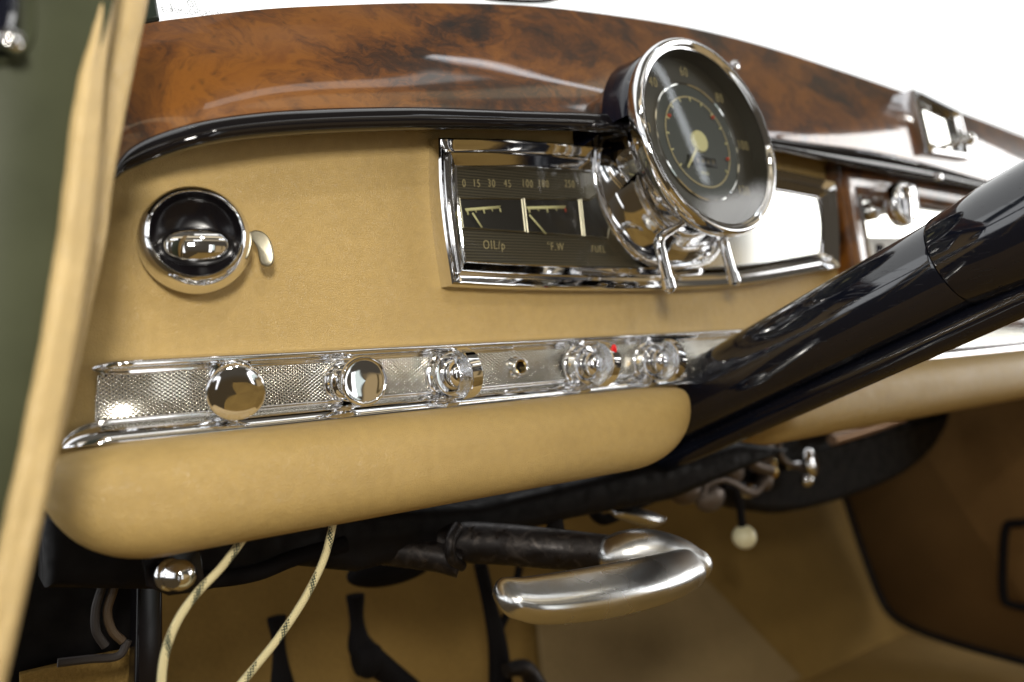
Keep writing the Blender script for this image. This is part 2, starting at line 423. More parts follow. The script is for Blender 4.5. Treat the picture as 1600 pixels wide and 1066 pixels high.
# ------------------------------------------------------------------ dashboard: leather face, wooden cowl, black rim, pads
dash = thing('dashboard', 'tan leather dashboard with a burl walnut cowl and padded lower edge', 'dashboard', (0.5, 0, 0))
rows = []
rimlow = [(150, 300), (175, 285), (200, 268), (300, 233), (430, 214), (640, 204), (800, 204), (950, 208), (1100, 222), (1209, 236), (1341, 264), (1463, 284), (1547, 300), (1600, 312), (1900, 390)]
rimup = [(150, 306), (176, 264), (200, 234), (250, 208), (330, 186), (450, 172), (640, 167), (800, 172), (950, 178), (1100, 195), (1209, 215), (1388, 241), (1566, 288), (1600, 298), (1900, 370)]
woodlo = rimup
topedge = [(150, 62), (225, 38), (300, 27), (420, 14), (540, 8), (640, 5), (760, 6), (850, 11), (1000, 30), (1100, 48), (1200, 74), (1300, 106), (1400, 140), (1500, 176), (1600, 214), (1750, 273), (1900, 335)]
# leather face in (x, z), slightly dished towards the rim and the left end
for i in range(41):
    t = i / 40; row = []
    for j in range(141):
        x = 0.028 + (1.45 - 0.028) * (j / 140) ** 1.25
        zt_ = interp([(0.0, 0.128), (0.077, 0.138), (0.16, 0.172), (0.26, 0.186), (0.66, 0.208), (1.5, 0.208)], x)
        z = -0.03 + t * (zt_ + 0.03)
        y = 0.0
        if x < 0.11: y += ((0.11 - x) / 0.08) ** 2 * 0.012
        if z > 0.10: y -= ((z - 0.10) / 0.1) ** 2 * 0.006
        row.append(Vector((x, y, z)))
    rows.append(row)
v, f, uv = grid(rows); make('leather_face', v, f, M['leather'], dash, smooth=180)
# wooden cowl lofted between its visible edges
S = [60, 110, 150, 180, 205, 235, 270, 320, 380, 450, 540, 640, 740, 860, 980, 1100, 1200, 1300, 1400, 1500, 1600, 1750, 1900]
S = crs(S, 4)
prof_c = [(-0.02, 0.16), (-0.01, 0.06), (-0.0001, 0.0123)] + [(p[0], p[1]) for p in cr([(0.0, 0.012), (0.1, 0.0062), (0.2, 0.0006), (0.35, -0.0075), (0.5, -0.0145), (0.7, -0.0220), (0.85, -0.0262), (1.0, -0.0290)], 8)]
crease = [(1150, 203), (1209, 206), (1300, 206), (1380, 198), (1425, 191), (1500, 206), (1600, 256), (1750, 318), (1900, 372)]
pk = [(0, 0.012), (0.2, 0.0015), (0.4, -0.0085), (0.6, -0.0165), (0.8, -0.0232), (1.0, -0.0290)]
rows = []
for t, y in prof_c:
    row = []
    for px in S:
        yt, yl = interp(topedge, px), interp(woodlo, px)
        k = min(1, max(0, (px - 150) / 200)) ; k = k * k * (3 - 2 * k)
        yy = y * (0.55 + 0.45 * k) if y < 0 else y
        wgt = min(1, max(0, (px - 1160) / 80)); wgt = wgt * wgt * (3 - 2 * wgt)
        if t >= 0 and wgt > 0:
            tb = (interp(crease, px) - yt) / (yl - yt); g_ = min(1, max(0.10, (interp(crease, px) - yt) / 120))
            if t < tb: y2 = -0.0290 + (interp(pk, min(1, t / tb)) + 0.0290) * g_
            else: y2 = -0.0290 + 0.0004 * (t - tb)
            yy = yy * (1 - wgt) + y2 * wgt
        if t < 0:
            y0_ = -0.029 + 0.041 * (1 if px < 1160 else min(1, max(0.10, (interp(crease, px) - yt) / 120)) * wgt + 1 - wgt); p = at(px, yt, y0_); p = Vector((p.x, max(yy, y0_ + 0.0003), p.z - max(0.0, yy - y0_) * 0.35))
        else:
            p = at(px, yt + (yl - yt) * t, yy)
            und = min(1, max(0, (760 - px) / 300)) * min(1, t * 6) * min(1, (1 - t) * 6)
            p.y += 0.0016 * und * noise.noise(Vector((p.x * 13, p.z * 24, 2.2)))
        row.append(p)
    rows.append(row)
v, f, uv = grid(rows); make('wooden_cowl', v, f, M['burl'], dash, smooth=30)
rows = []
for t, y in cr([(0.0, -0.022), (0.0, -0.029), (0.02, -0.034), (0.2, -0.0385), (0.5, -0.0410), (0.8, -0.0395), (0.97, -0.034), (1.0, -0.026), (0.96, -0.013), (0.9, 0.004)], 4):
    row = []
    for px in S:
        if px < 170: px = 170 + (px - 170) * 0.08
        yu, yl = interp(rimup, px), interp(rimlow, px)
        k = min(1, max(0, (px - 150) / 200)); k = k * k * (3 - 2 * k)
        row.append(at(px, yu + (yl - yu) * t, y * (0.6 + 0.4 * k)))
    rows.append(row)
v, f, uv = grid(rows); make('black_rim', v, f, M['black_rim'], dash, smooth=180)
# lower pads
def pad(x0, x1, rl, rr, name):
    rows = []; n = 90
    xs = [x0 + (x1 - x0) * (0.5 - 0.5 * math.cos(PI * i / n)) for i in range(n + 1)]
    for x in xs:
        zt, zb, d = -0.0203, -0.081, 0.040
        def corner(u, R, pw=2.0):
            if u >= R: return 1.0
            return max(0.0, 1 - ((R - u) / R) ** pw) ** (1 / pw)
        kl = corner(x - x0, rl, 2.3); kr = corner(x1 - x, rr, 2.2)
        k = kl * kr
        zb = zt + (zb - zt) * (0.05 + 0.95 * k)
        ztt = zt - (1 - kl) * 0.012 - (1 - kr) * 0.003
        dd = d * (0.15 + 0.85 * k ** 0.8)
        row = []
        for i in range(25):
            s = i / 24 * PI
            zz = (ztt + zb) / 2 + (ztt - zb) / 2 * math.copysign(abs(math.cos(s)) ** 0.8, math.cos(s))
            yy = -0.012 - dd * abs(math.sin(s)) ** 0.75
            row.append(Vector((x, yy, zz)))
        row = [Vector((x, 0.02, ztt))] + row + [Vector((x, 0.03, zb + 0.004))]
        rows.append(row)
    v, f, uv = grid(rows)
    return make(name, v, f, M['leather'], dash, smooth=180)
pad(0.0310, 0.4790, 0.058, 0.070, 'padded_bolster'); pad(0.556, 1.42, 0.03, 0.05, 'padded_bolster')

# ------------------------------------------------------------------ chrome control strips
def strip(root, x0, x1, taper=True):
    n = 60
    def ends(x, L=0.022):
        a = min(1, max(0, (x - x0) / L)) if taper else 1
        return max(0.02, 1 - (1 - a) ** 2) ** 0.5
    # upper half-round rail
    rows = []
    for i in range(n + 1):
        x = x0 + 0.012 * (1 if taper else 0) + (x1 - x0 - 0.012 * (1 if taper else 0)) * (i / n) ** 1.6
        k = ends(x - 0.012 * taper, 0.018)
        row = []
        for (y, z) in cr([(0.0, 0.0240), (-0.003, 0.0238), (-0.0075, 0.0222), (-0.0085, 0.0200), (-0.0070, 0.0182), (-0.0045, 0.0172), (-0.004, 0.0150), (-0.001, 0.0140), (0.002, 0.0138)], 4):
            row.append(Vector((x, y * k, 0.019 + (z - 0.019) * k)))
        rows.append(row)
    v, f, uv = grid(rows); make('upper_rail', v, f, M['chrome'], root, smooth=60)
    # lower sloping ledge with a rolled lip
    rows = []
    for i in range(n + 1):
        x = x0 - 0.004 * taper + (x1 - x0 + 0.004 * taper) * (i / n) ** 1.8
        k = ends(x + 0.004 * taper, 0.022)
        row = []
        for (y, z) in cr([(0.002, -0.0078), (-0.0040, -0.0080), (-0.0052, -0.0090), (-0.0054, -0.0102), (-0.0085, -0.0112), (-0.0125, -0.0136), (-0.0152, -0.0165), (-0.0164, -0.0192), (-0.0158, -0.0206), (-0.010, -0.0208)], 4):
            row.append(Vector((x, y * (0.35 + 0.65 * k), -0.0206 + (z + 0.0206) * k)))
        rows.append(row)
    v, f, uv = grid(rows); make('lower_ledge', v, f, M['chrome_worn'] if False else M['chrome'], root, smooth=60)
    rows = []
    for i in range(n + 1):
        x = x0 + 0.014 * taper + (x1 - x0 - 0.014 * taper) * i / n
        row = []
        for j in range(13):
            z = -0.0095 + 0.025 * j / 12
            y = -0.0014 + 0.0016 * math.sin(PI * j / 12) + (0.0045 * max(0, 1 - (x - x0 - 0.014) / 0.03) ** 2 if taper else 0)
            row.append(Vector((x + (0.0075 - z) * -0.12 * 0 + (-0.10 * (0.012 - z) if taper and i == 0 else 0), y - 0.0025, z)))
        rows.append(row)
    v, f, uv = grid(rows); make('diamond_panel', v, f, M['knurl'], root, smooth=180)
cs = thing('control_strip', 'chrome edged strip of diamond pressed metal holding the row of knobs', 'trim strip', (0.28, 0, 0))
strip(cs, 0.0488, 0.60)
cs2 = thing('control_strip', 'blurred chrome strip on the passenger side behind the steering column', 'trim strip', (1.0, 0, 0))
strip(cs2, 0.62, 1.40, False)

# ------------------------------------------------------------------ knobs on the strip (local axis: -y towards the driver)
KG = 'knobs along the chrome control strip'
def collar(root, r=0.0125, h=0.010):
    c = MB().add(*lathe(rprof([(r * 1.12, 0), (r * 1.1, 0.002), (r * 0.98, 0.003)], 3) + [(r * 0.97, h * 0.8)] + arcp(r * 0.97 - 0.001, h * 0.8, 0.001, 0, PI / 2, 4) + [(r * 0.72, h * 0.8 + 0.0012), (r * 0.70, h * 0.5), (0, h * 0.5)]))
    o = c.build('collar', M['chrome'], root, True, 40)
    hole = MB().add(*lathe([(0.0011, 0), (0.0011, 0.0004), (0, 0.0004)], (-r * 0.965, -h * 0.45, 0), (-1, -0.0, 0), 12)).build('set_hole', M['brass'], o, True)
    return o
def mushroom(name, label, loc, axis, R, face_d, flat):
    k = thing(name, label, 'knob', loc, KG)
    u, w, d = basis(axis)
    q = Vector((0, -1, 0)).rotation_difference(d); k.rotation_mode = 'QUATERNION'; k.rotation_quaternion = q
    collar(k)
    MB().add(*lathe(rprof([(0.0095, 0.004), (0.0088, 0.009), (0.0072, 0.0125), (0.0078, 0.0165), (R * 0.86, face_d - 0.0062)], 5))).build('stem', M['chrome'], k, True, 60)
    pr = rprof([(R * 0.80, face_d - 0.0068), (R * 0.96, face_d - 0.0050), (R, face_d - 0.0025), (R * 0.985, face_d - 0.0006), (R * 0.93, face_d + 0.0002)], 5)
    if flat: pr += [(R * 0.86, face_d), (R * 0.84, face_d - 0.0004)] + rprof([(R * 0.82, face_d - 0.0004), (R * 0.5, face_d + 0.0002), (0, face_d + 0.0006)], 4)
    else: pr += rprof([(R * 0.90, face_d + 0.0003), (R * 0.6, face_d + 0.0013), (0, face_d + 0.0019)], 6)
    MB().add(*lathe(pr, seg=64)).build('knob_cap', M['chrome'], k, True, 50)
    return k
mushroom('push_pull_knob', 'domed mirror chrome knob reflecting dark, nearest the door end of the strip', at(362, 595, -0.002), (-0.19, -0.94, -0.27), 0.0158, 0.0275, False)
mushroom('push_pull_knob', 'flat faced round chrome knob reflecting tan, second from the door', at(538, 598, -0.002), (-0.03, -1, -0.0), 0.0147, 0.0330, True)
def wing(label, loc, red=False, rot=(0, 0, 0)):
    k = thing('rotary_knob', label, 'knob', loc, KG, rot); k.scale = (1.12, 1.22, 1.14)
    collar(k, 0.0135, 0.0105)
    MB().add(*lathe(rprof([(0.0096, 0.004), (0.0096, 0.0075), (0.0088, 0.0086), (0.0074, 0.0094), (0.0074, 0.0112), (0.0084, 0.0130), (0.0083, 0.0155), (0.0066, 0.0182), (0.0036, 0.0198), (0, 0.0202)], 4))).build('hub', M['chrome'], k, True, 60)
    # half-moon grip: convex edge to the driver, concave edge round the hub
    A = []; R = 0.0142
    for i in range(25):
        a = -1.25 + 2.5 * i / 24; A.append((-(0.0155 + 0.0165 * math.cos(a)), 0.0150 * math.sin(a)))
    B = []
    for i in range(17):
        a = 1.18 - 2.36 * i / 16; B.append((-(0.0095 + 0.0110 * math.cos(a)), 0.0114 * math.sin(a)))
    poly = A + B
    # body: left dished side + right side + thick outer band
    mb = MB(); T = 0.0040
    P = [Vector((0, y, z)) for y, z in poly]
    n = len(P); c = Vector((0, -0.0235, 0))
    rows = []
    for (x, s) in [(-T * 0.55, 0.80), (-T * 0.80, 0.90), (-T * 0.98, 0.965), (-T, 1.0), (-T * 0.7, 1.035), (T * 0.7, 1.035), (T, 1.0), (T * 0.9, 0.94), (T * 0.6, 0.86)]:
        rows.append([Vector((x, c.y + (p.y - c.y) * s, p.z * s)) for p in P])
    v, f, uv = grid(rows, True, False, False)
    nv = len(v)
    v = v + [Vector((-T * 0.5, c.y - 0.002, 0)), Vector((T * 0.5, c.y - 0.002, 0))]
    # close the two sides as strips between convex and concave edge
    def side(rowi, flip):
        base = rowi * n; fs = []
        m = 24
        for i in range(m):
            j0 = 25 + int(round((1 - i / m) * 16)); j1 = 25 + int(round((1 - (i + 1) / m) * 16))
            # B runs from top to bottom while A runs bottom to top
            a0, a1 = base + i, base + i + 1
            b0, b1 = base + j0, base + j1
            q = [a0, a1, b1, b0] if b0 != b1 else [a0, a1, b0]
            fs.append(q if not flip else q[::-1])
        return fs
    f = f + side(0, True) + side(8, False)
    mb.add(v[:nv], f)
    g = mb.build('grip', M['hammered'], k, True, 50)
    if not red:
        pass
    if red:
        MB().add(*sphere((0, -0.0160 - 0.0165 * math.cos(0.60) - 0.0006, 0.0150 * math.sin(0.60) + 0.0002), 0.0035, 0.75, 0.35, 1.0)).build('pointer_dot', M['red'], g, True)
    # polished band round the convex edge
    rows = []
    for i in range(4, 21):
        a = -1.25 + 2.5 * i / 24; cy, cz = 0.0165, 0.0
        rr = 1.045
        y = -(0.0155 + 0.0167 * math.cos(a) * rr); z = 0.0150 * math.sin(a) * rr
        rows.append([Vector((x, y + dy, z)) for x, dy in ((-T * 0.86, 0.0012), (-T * 0.80, 0), (0, -0.0001), (T * 0.80, 0), (T * 0.86, 0.0012))])
    v, f, uv = grid(rows); MB().add(v, f).build('edge_band', M['chrome'], g, True, 40)
    return k
wing('chrome half moon rotary knob without a dot, between the flat knob and the small socket', at(697, 586, -0.002), False, (0, math.radians(-4), 0))
wing('chrome half moon rotary knob with a red dot on its edge', at(903, 572, -0.002), True, (0, math.radians(6), math.radians(6)))
wing('chrome half moon rotary knob nearest the black steering column', at(1010, 566, -0.002), False, (0, math.radians(3), 0))
j = thing('socket', 'small round chrome socket with a dark hole in the strip', 'socket', at(806, 574, -0.002))
MB().add(*lathe([(0.0078, 0), (0.0078, 0.002), (0.0066, 0.0032), (0.0064, 0.0062)] + arcp(0.0056, 0.0062, 0.0008, 0, PI, 6) + [(0.0046, 0.004)])).build('ring', M['chrome'], j, True)
MB().add(*lathe([(0.0047, 0.0062), (0.0040, 0.0060), (0.0036, 0.0030)])).build('sleeve', M['brass'], j, True)
MB().add(*lathe([(0.0037, 0.003), (0, 0.0032)])).build('bore', M['dark_gloss'], j, True)
for px, py in ((630, 590), (988, 540)):
    pass

# ------------------------------------------------------------------ light switch at the left
ls = thing('light_switch', 'big round chrome light switch with black dish and bar grip on the leather', 'switch', at(304, 385, 0.002))
q = Vector((0, -1, 0)).rotation_difference(Vector((-0.20, -1, 0.05)).normalized()); ls.rotation_mode = 'QUATERNION'; ls.rotation_quaternion = q
MB().add(*lathe(rprof([(0.0265, 0), (0.0284, 0.003), (0.0298, 0.010), (0.0296, 0.0180), (0.0278, 0.0255), (0.0254, 0.0300), (0.0242, 0.0312)], 5) + rprof([(0.0237, 0.0314), (0.0232, 0.0308), (0.0228, 0.0285)], 3), seg=72)).build('housing', M['chrome'], ls, True, 50)
MB().add(*lathe(rprof([(0.0229, 0.0288), (0.020, 0.0235), (0.012, 0.0185), (0, 0.0175)], 5), seg=64)).build('dish', M['dark_gloss'], ls, True, 60)
rows = []
for i in range(25):
    x = -0.0212 + 0.0424 * i / 24; k = max(0.02, 1 - (abs(x) / 0.0212) ** 2.2) ** 0.5
    rows.append([Vector((x, -0.0185 - 0.0110 * k * max(0, math.sin(a)) ** 0.7 if True else 0, 0.0112 * k * math.cos(a) - 0.0050)) for a in [PI * t / 16 for t in range(17)]])
v, f, uv = grid(rows); MB().add(v, [q_[::-1] for q_ in f]).build('bar_grip', M['hammered' if False else 'chrome'], ls, True, 60)
lv = [(388, 372), (392, 364), (401, 361), (413, 365), (423, 377), (428, 396), (427, 412), (420, 418), (411, 416), (406, 408), (403, 392), (397, 380)]
lp = cr([at(x, y, -0.010 - 0.008 * (x - 388) / 40) for x, y in lv + lv[:1]], 3)[:-1]
v, f, uv = prism(lp, (-0.0012, -0.0028, 0), 0.0009, 3)
q0 = q.inverted(); L0 = Vector(ls.location)
o = make('lever', [q0 @ (Vector(p) - L0) for p in v], f, M['satin'], ls, True, 40)

# ------------------------------------------------------------------ instrument cluster
ic = thing('instrument_cluster', 'wide chrome framed instrument panel set in the leather behind the speedometer', 'instrument panel', (0.5, 0, 0.11))
def edge(pts, y, n=6): return [at(a, b, y) for a, b in pts]
top = cr(edge([(668, 223), (800, 226), (930, 237), (1060, 250), (1180, 266), (1286, 288)], 0), 5)
rgt = cr(edge([(1286, 288), (1292, 350), (1293, 423)], 0), 4)
bot = cr(edge([(1293, 423), (1160, 447), (1040, 455), (900, 456), (780, 454), (689, 450)], 0), 5)
lft = cr(edge([(689, 450), (677, 370), (670, 300), (668, 223)], 0), 4)
outer = top[:-1] + rgt[:-1] + bot[:-1] + lft[:-1]
bz = [(0, 0.004), (0, -0.009), (0.0006, -0.0120), (0.0016, -0.0128), (0.0028, -0.0122), (0.0060, -0.0098), (0.0072, -0.0094), (0.0078, -0.0110), (0.0086, -0.0114), (0.0098, -0.0108), (0.0138, -0.0066), (0.0146, -0.0062), (0.0152, -0.0066), (0.0158, -0.0050), (0.0160, -0.0030)]
bz = [(a * 1.22, b * (1.15 if b < 0 else 1)) for a, b in bz]
v, f, uv = frame(outer, bz); make('bezel', v, f, M['chrome'], ic, smooth=40)
# dial plate behind
c3 = sum(outer, Vector()) / len(outer)
pl = [Vector((c3.x + (p.x - c3.x) * 0.985, -0.0032, c3.z + (p.z - c3.z) * 0.86)) for p in outer]
make('dial_plate', pl, [list(range(len(pl)))], M['ribbed'], ic, smooth=None)
# sub gauges: dark windows with chrome surrounds
Yp = -0.0036
def quadframe(pts, name, parent, wdt=0.0010):
    P = seg_line([at(a, b, Yp) for a, b in pts], 3)
    v, f, uv = frame(P, [(0, 0.0), (0.0001, -0.0010), (wdt * 0.5, -0.0013), (wdt, -0.0009), (wdt, 0.0)], Yp)
    o = make(name, v, f, M['satin'], parent, smooth=40)
    P2 = [at(a, b, Yp - 0.0002) for a, b in pts]
    make('gauge_face', P2, [[0, 1, 2, 3]], M['dialblack'], o, smooth=None)
    return o
def strip_poly(pts, name, m, parent, dy=0.0006, y=None):
    y = Yp if y is None else y
    P = [at(a, b, y - dy) for a, b in pts]
    v, f, uv = prism(P, (0, -0.0003, 0)); return make(name, v, f, m, parent, smooth=None)
def stroke(a, b, w, name, m, parent, y):
    p, q_ = at(*a, y), at(*b, y); d = (q_ - p).normalized(); n_ = Vector((-d.z, 0, d.x)) * w / 2
    v, f, uv = prism([p - n_, q_ - n_, q_ + n_, p + n_], (0, -0.0004, 0)); return make(name, v, f, m, parent, smooth=None)
g1 = quadframe([(716, 309), (815, 310), (821, 364), (722, 357)], 'oil_gauge', ic)
g2 = quadframe([(817, 310), (904, 311), (910, 370), (823, 364)], 'temperature_gauge', ic)
g3 = quadframe([(906, 311), (960, 314), (985, 377), (912, 370)], 'fuel_gauge', ic)
def scale_(g, x0, y0, x1, y1, redend):
    strip_poly([(x0, y0), (x1, y1), (x1 - 1.5, y1 + 4.5), (x0 + 2, y0 + 4.5)], 'scale_bar', M['redmark'] if False else M['lume'], g)
    for k in range(5):
        t = (k + 0.15) / 4.4; x = x0 + (x1 - x0) * t; y = y0 + (y1 - y0) * t + 4
        L = 6 if k % 2 == 0 else 3.5
        stroke((x + 2, y), (x + 3.5, y + L), 0.0011 if k % 2 == 0 else 0.0006, 'scale_mark', M['redmark'] if (redend and k == 4) else M['lume'], g, Yp - 0.0006)
scale_(g1, 726, 326, 782, 321.5, False); scale_(g2, 822, 323, 884, 321.5, True)
stroke((753, 356), (738, 333), 0.0013, 'needle', M['lume'], g1, Yp - 0.0016); stroke((853, 366), (827, 336), 0.0013, 'needle', M['lume'], g2, Yp - 0.0016)
for s, x, y, sz in (('0', 725, 287, 0.0080), ('15', 744.5, 287, 0.0080), ('30', 768, 287, 0.0080), ('45', 793, 287.5, 0.0080), ('100', 824, 287.5, 0.0082), ('180', 849, 287.5, 0.0082), ('250', 890, 288, 0.0082), ('OIL/p', 772, 383.5, 0.0092), ('\u00b0F.W', 868, 386, 0.0088), ('FUEL', 935, 390, 0.0078)):
    text('lettering', s, sz, at(x, y, Yp - 0.0004), M['digits'], ic)
# glass panes
gl = [Vector((c3.x + (p.x - c3.x) * 0.955, -0.0055 - 0.0018 * (1 - ((p.x - c3.x) / 0.24) ** 2), c3.z + (p.z - c3.z) * 0.80)) for p in outer]
cx_, cz_, cR_ = 0.4950, 0.1537, 0.0819
def pane(xa, xb, name, m):
    rows = []
    for i in range(17):
        x = xa + (xb - xa) * i / 16
        zt = at(0, 0, 0).z
        # interpolate inner opening heights from the bezel outline
        def hz(line):
            line = sorted(line, key=lambda p: p.x)
            for a, b in zip(line[:-1], line[1:]):
                if a.x <= x <= b.x: return a.z + (b.z - a.z) * (x - a.x) / max(1e-6, b.x - a.x)
            return line[0].z if x < line[0].x else line[-1].z
        z1, z0 = hz(top) - 0.0150, hz(bot) + 0.0150
        rows.append([Vector((x, -0.0050 - 0.0012 * math.sin(PI * j / 8), z0 + (z1 - z0) * j / 8)) for j in range(9)])
    v, f, uv = grid(rows); return make(name, v, f, m, ic, smooth=180)
pane(0.288, 0.50, 'glass_pane', M['glass']); o = pane(0.51, 0.722, 'glass_pane', M['mirror']); 
# speaker pod / round base ring in the middle, in two tiers
B0 = Vector((cx_, 0, cz_))
sd = thing('speedometer', 'large round speedometer in a chrome rim standing proud of the instrument panel', 'speedometer', (0.4921, -0.0646, 0.1725))
pr = [(cR_ + 0.0025, 0.003), (cR_ + 0.0025, 0.0120)] + arcp(cR_ - 0.0005, 0.0125, 0.003, 0, PI, 8) + rprof([(cR_ - 0.0042, 0.0098), (cR_ - 0.011, 0.0125), (cR_ - 0.019, 0.0185), (cR_ - 0.0255, 0.0285)], 8) + arcp(cR_ - 0.0285, 0.0290, 0.003, 0, PI, 8) + rprof([(cR_ - 0.0325, 0.0265), (0.044, 0.0235), (0.038, 0.0255), (0.034, 0.034), (0.034, 0.044)], 6)
v, f, uv = lathe(pr, B0, (0, -1, 0), 96)
# the lower half keeps inside the bezel: squash what would hang below it
v2 = []
for p in v:
    lim = 0.0655
    z = p.z
    if z < 0.082: z = 0.082 - (0.082 - z) * 0.55
    v2.append(Vector((p.x, p.y, z)))
make('pod', v2, f, M['chrome'], sd, smooth=40)
al, yw = math.radians(8), math.radians(-3)
n = Vector((-math.sin(yw) * math.cos(al), -math.cos(al) * math.cos(yw), math.sin(al)))
# NOTE: right/up directions on the dial
ux = Vector((0, 0, 1)).cross(n).normalized(); ux = -ux if ux.x < 0 else ux
uz = ux.cross(n); uz = -uz if uz.z < 0 else uz
Cd = Vector((0.4921, -0.0646, 0.1725)); Rd = 0.0814
def dl(r, a, h=0.0):                          # dial polar: angle clockwise from top in degrees
    a = math.radians(a); return Cd + ux * (r * math.sin(a)) + uz * (r * math.cos(a)) + n * h
rim = MB().add(*lathe(rprof([(Rd * 0.93, -0.016), (Rd * 0.975, -0.0125), (Rd, -0.0065), (Rd * 0.995, -0.001), (Rd * 0.965, 0.0015), (Rd * 0.93, 0.0008)], 5) + [(Rd * 0.915, -0.0002), (Rd * 0.905, -0.0010), (Rd * 0.888, -0.0012)], Cd, n, 96)).build('rim', M['chrome'], sd, smooth=45)
MB().add(*lathe(rprof([(0.030, -0.052), (0.034, -0.046), (0.050, -0.036), (0.068, -0.026), (Rd * 0.93, -0.0155)], 5), Cd, n, 96)).build('back_shell', M['chrome'], sd, smooth=50)
# flared neck sweeping from the panel up to the dial
rows = []
for k in range(15):
    t = k / 14; row = []
    for i in range(61):
        a = math.radians(-112 + 172 * i / 60)
        pa = Vector((cx_ + (cR_ - 0.0055) * math.sin(a), -0.0112, cz_ + (cR_ - 0.0055) * math.cos(a)))
        pb = dl(0.066, math.degrees(a), -0.0225)
        pm = dl(0.058, math.degrees(a), -0.0400)
        row.append(pa * (1 - t) ** 2 + pm * 2 * t * (1 - t) + pb * t * t)
    rows.append(row)
v, f, uv = grid(rows); make('neck', v, f, M['chrome'], sd, smooth=60)
# enamel hood from the cowl round the upper part of the instrument
rows = []
for (r, h) in rprof([(Rd * 0.965, -0.012), (Rd * 0.985, -0.018), (Rd * 1.0, -0.030), (Rd * 1.03, -0.045), (Rd * 1.10, -0.062)], 4):
    rows.append([dl(r, a, h) + (Vector((0, 0, -0.010)) * max(0, (-h - 0.03) / 0.03) if abs(a) > 80 else Vector()) for a in [-82 + 166 * i / 60 for i in range(61)]])
v, f, uv = grid(rows); make('hood', v, [q_[::-1] for q_ in f], M['navy'], sd, smooth=60)
MB().add(*tube([dl(Rd * 1.045, -82 + 166 * i / 60, -0.049) for i in range(61)], 0.0011, 8)).build('hood_trim', M['chrome'], sd)
dial = MB().add(*lathe([(Rd * 0.885, -0.0016), (Rd * 0.875, -0.0138)] , Cd, n, 96)).add(*lathe([(Rd * 0.875, -0.0138), (0.0, -0.0138)], Cd, n, 96)).build('dial', M['dial'], sd, smooth=30)
MB().add(*lathe([(0.0485, -0.0134), (0, -0.0134)], Cd, n, 72)).build('centre_disc', M['dialgrey'], dial)
MB().add(*lathe([(0.0500, -0.0137), (0.0498, -0.0126), (0.0489, -0.0122), (0.0482, -0.0126), (0.0480, -0.0136)], Cd, n, 72)).build('inner_ring', M['chrome'], dial)
MB().add(*lathe([(0.0385, -0.0130), (0.0374, -0.0130)], Cd, n, 60, 0, 2 * PI)).build('scale_ring', M['digits'], dial)
for s, a in (('0', -128), ('20', -86), ('40', -43), ('60', 0), ('80', 43), ('100', 86), ('120', 128)):
    text('numeral', s, 0.0118, dl(0.0600, a, -0.0134), M['digits'], dial, ux, uz)
for k in range(13):
    a = -128 + 256 * k / 12; p = dl(0.0345, a, -0.0131); q_ = dl(0.0378, a, -0.0131); d = (q_ - p).normalized(); s_ = d.cross(n) * 0.0006
    v, f, uv = prism([p - s_, q_ - s_, q_ + s_, p + s_], n * 0.0003); make('tick', v, f, M['lume'], dial, smooth=None)
for a in (46, 108, -60):
    MB().add(*sphere(dl(0.0352, a, -0.0128), 0.0016)).build('warning_mark', M['redmark'], dial)
for k, s in enumerate('03417'):
    text('odometer_digit', s, 0.0052, dl(0.0, 0, -0.0127) + ux * (-0.0128 + 0.0064 * k) + uz * -0.0165, M['digits'], dial, ux, uz)
v, f, uv = prism([Cd + ux * a + uz * b - n * 0.0132 for a, b in ((-0.0175, -0.0205), (0.0175, -0.0205), (0.0175, -0.0125), (-0.0175, -0.0125))], n * 0.0003); make('odometer_window', v, f, M['dialblack'], dial, smooth=None)
text('lettering', 'MILES', 0.0042, dl(0.0, 0, -0.0131) + uz * -0.0265, M['lume'], dial, ux, uz)
MB().add(*lathe([(0.0092, -0.0138), (0.0092, -0.0118), (0.0086, -0.0110), (0, -0.0106)], Cd, n, 36)).build('needle_hub', M['lume'], dial)
p = dl(0.006, -138, -0.0120); q_ = dl(0.0325, -138, -0.0120); d = (q_ - p).normalized(); s_ = d.cross(n)
v, f, uv = prism([p - s_ * 0.0014, q_ - s_ * 0.0009, q_ + s_ * 0.0009, p + s_ * 0.0014], n * 0.0006); make('needle', v, f, M['lume'], dial, smooth=None)
MB().add(*lathe(rprof([(Rd * 0.89, -0.0016), (Rd * 0.6, -0.0002), (Rd * 0.3, 0.0006), (0, 0.0009)], 6), Cd, n, 72)).build('glass_lens', M['glass'], sd, smooth=180)
# two chrome stalks hanging from the instrument
def stalk(label, pts, Y0, Y1, r):
    P = cr([at(x, y, Y0 + (Y1 - Y0) * i / (len(pts) - 1)) for i, (x, y) in enumerate(pts)], 5)
    s = thing('reset_stalk', label, 'stalk', P[0], 'chrome stalks below the speedometer')
    n_ = len(P)
    rad = [r * (0.55 + 0.45 * min(1, i / (n_ * 0.25))) if i < n_ * 0.25 else r for i in range(n_)]
    MB().add(*tube(P, rad, 20, dome=True)).build('rod', M['chrome'], s, smooth=50)
    e = P[-1]; d = (P[-1] - P[-2]).normalized()
    MB().add(*lathe([(r * 0.9, -0.008), (r * 1.22, -0.007), (r * 1.25, 0.0005), (r * 1.0, 0.0018), (0, 0.0022)], e, d, 20)).build('tip', M['chrome_worn'], s)
stalk('longer front chrome stalk hanging below the speedometer centre', [(1066, 350), (1032, 372), (1034, 400), (1040, 425), (1046, 450)], -0.050, -0.052, 0.0042)
stalk('shorter rear chrome stalk to the right below the speedometer', [(1128, 362), (1132, 385), (1140, 415), (1148, 440)], -0.040, -0.043, 0.0040)

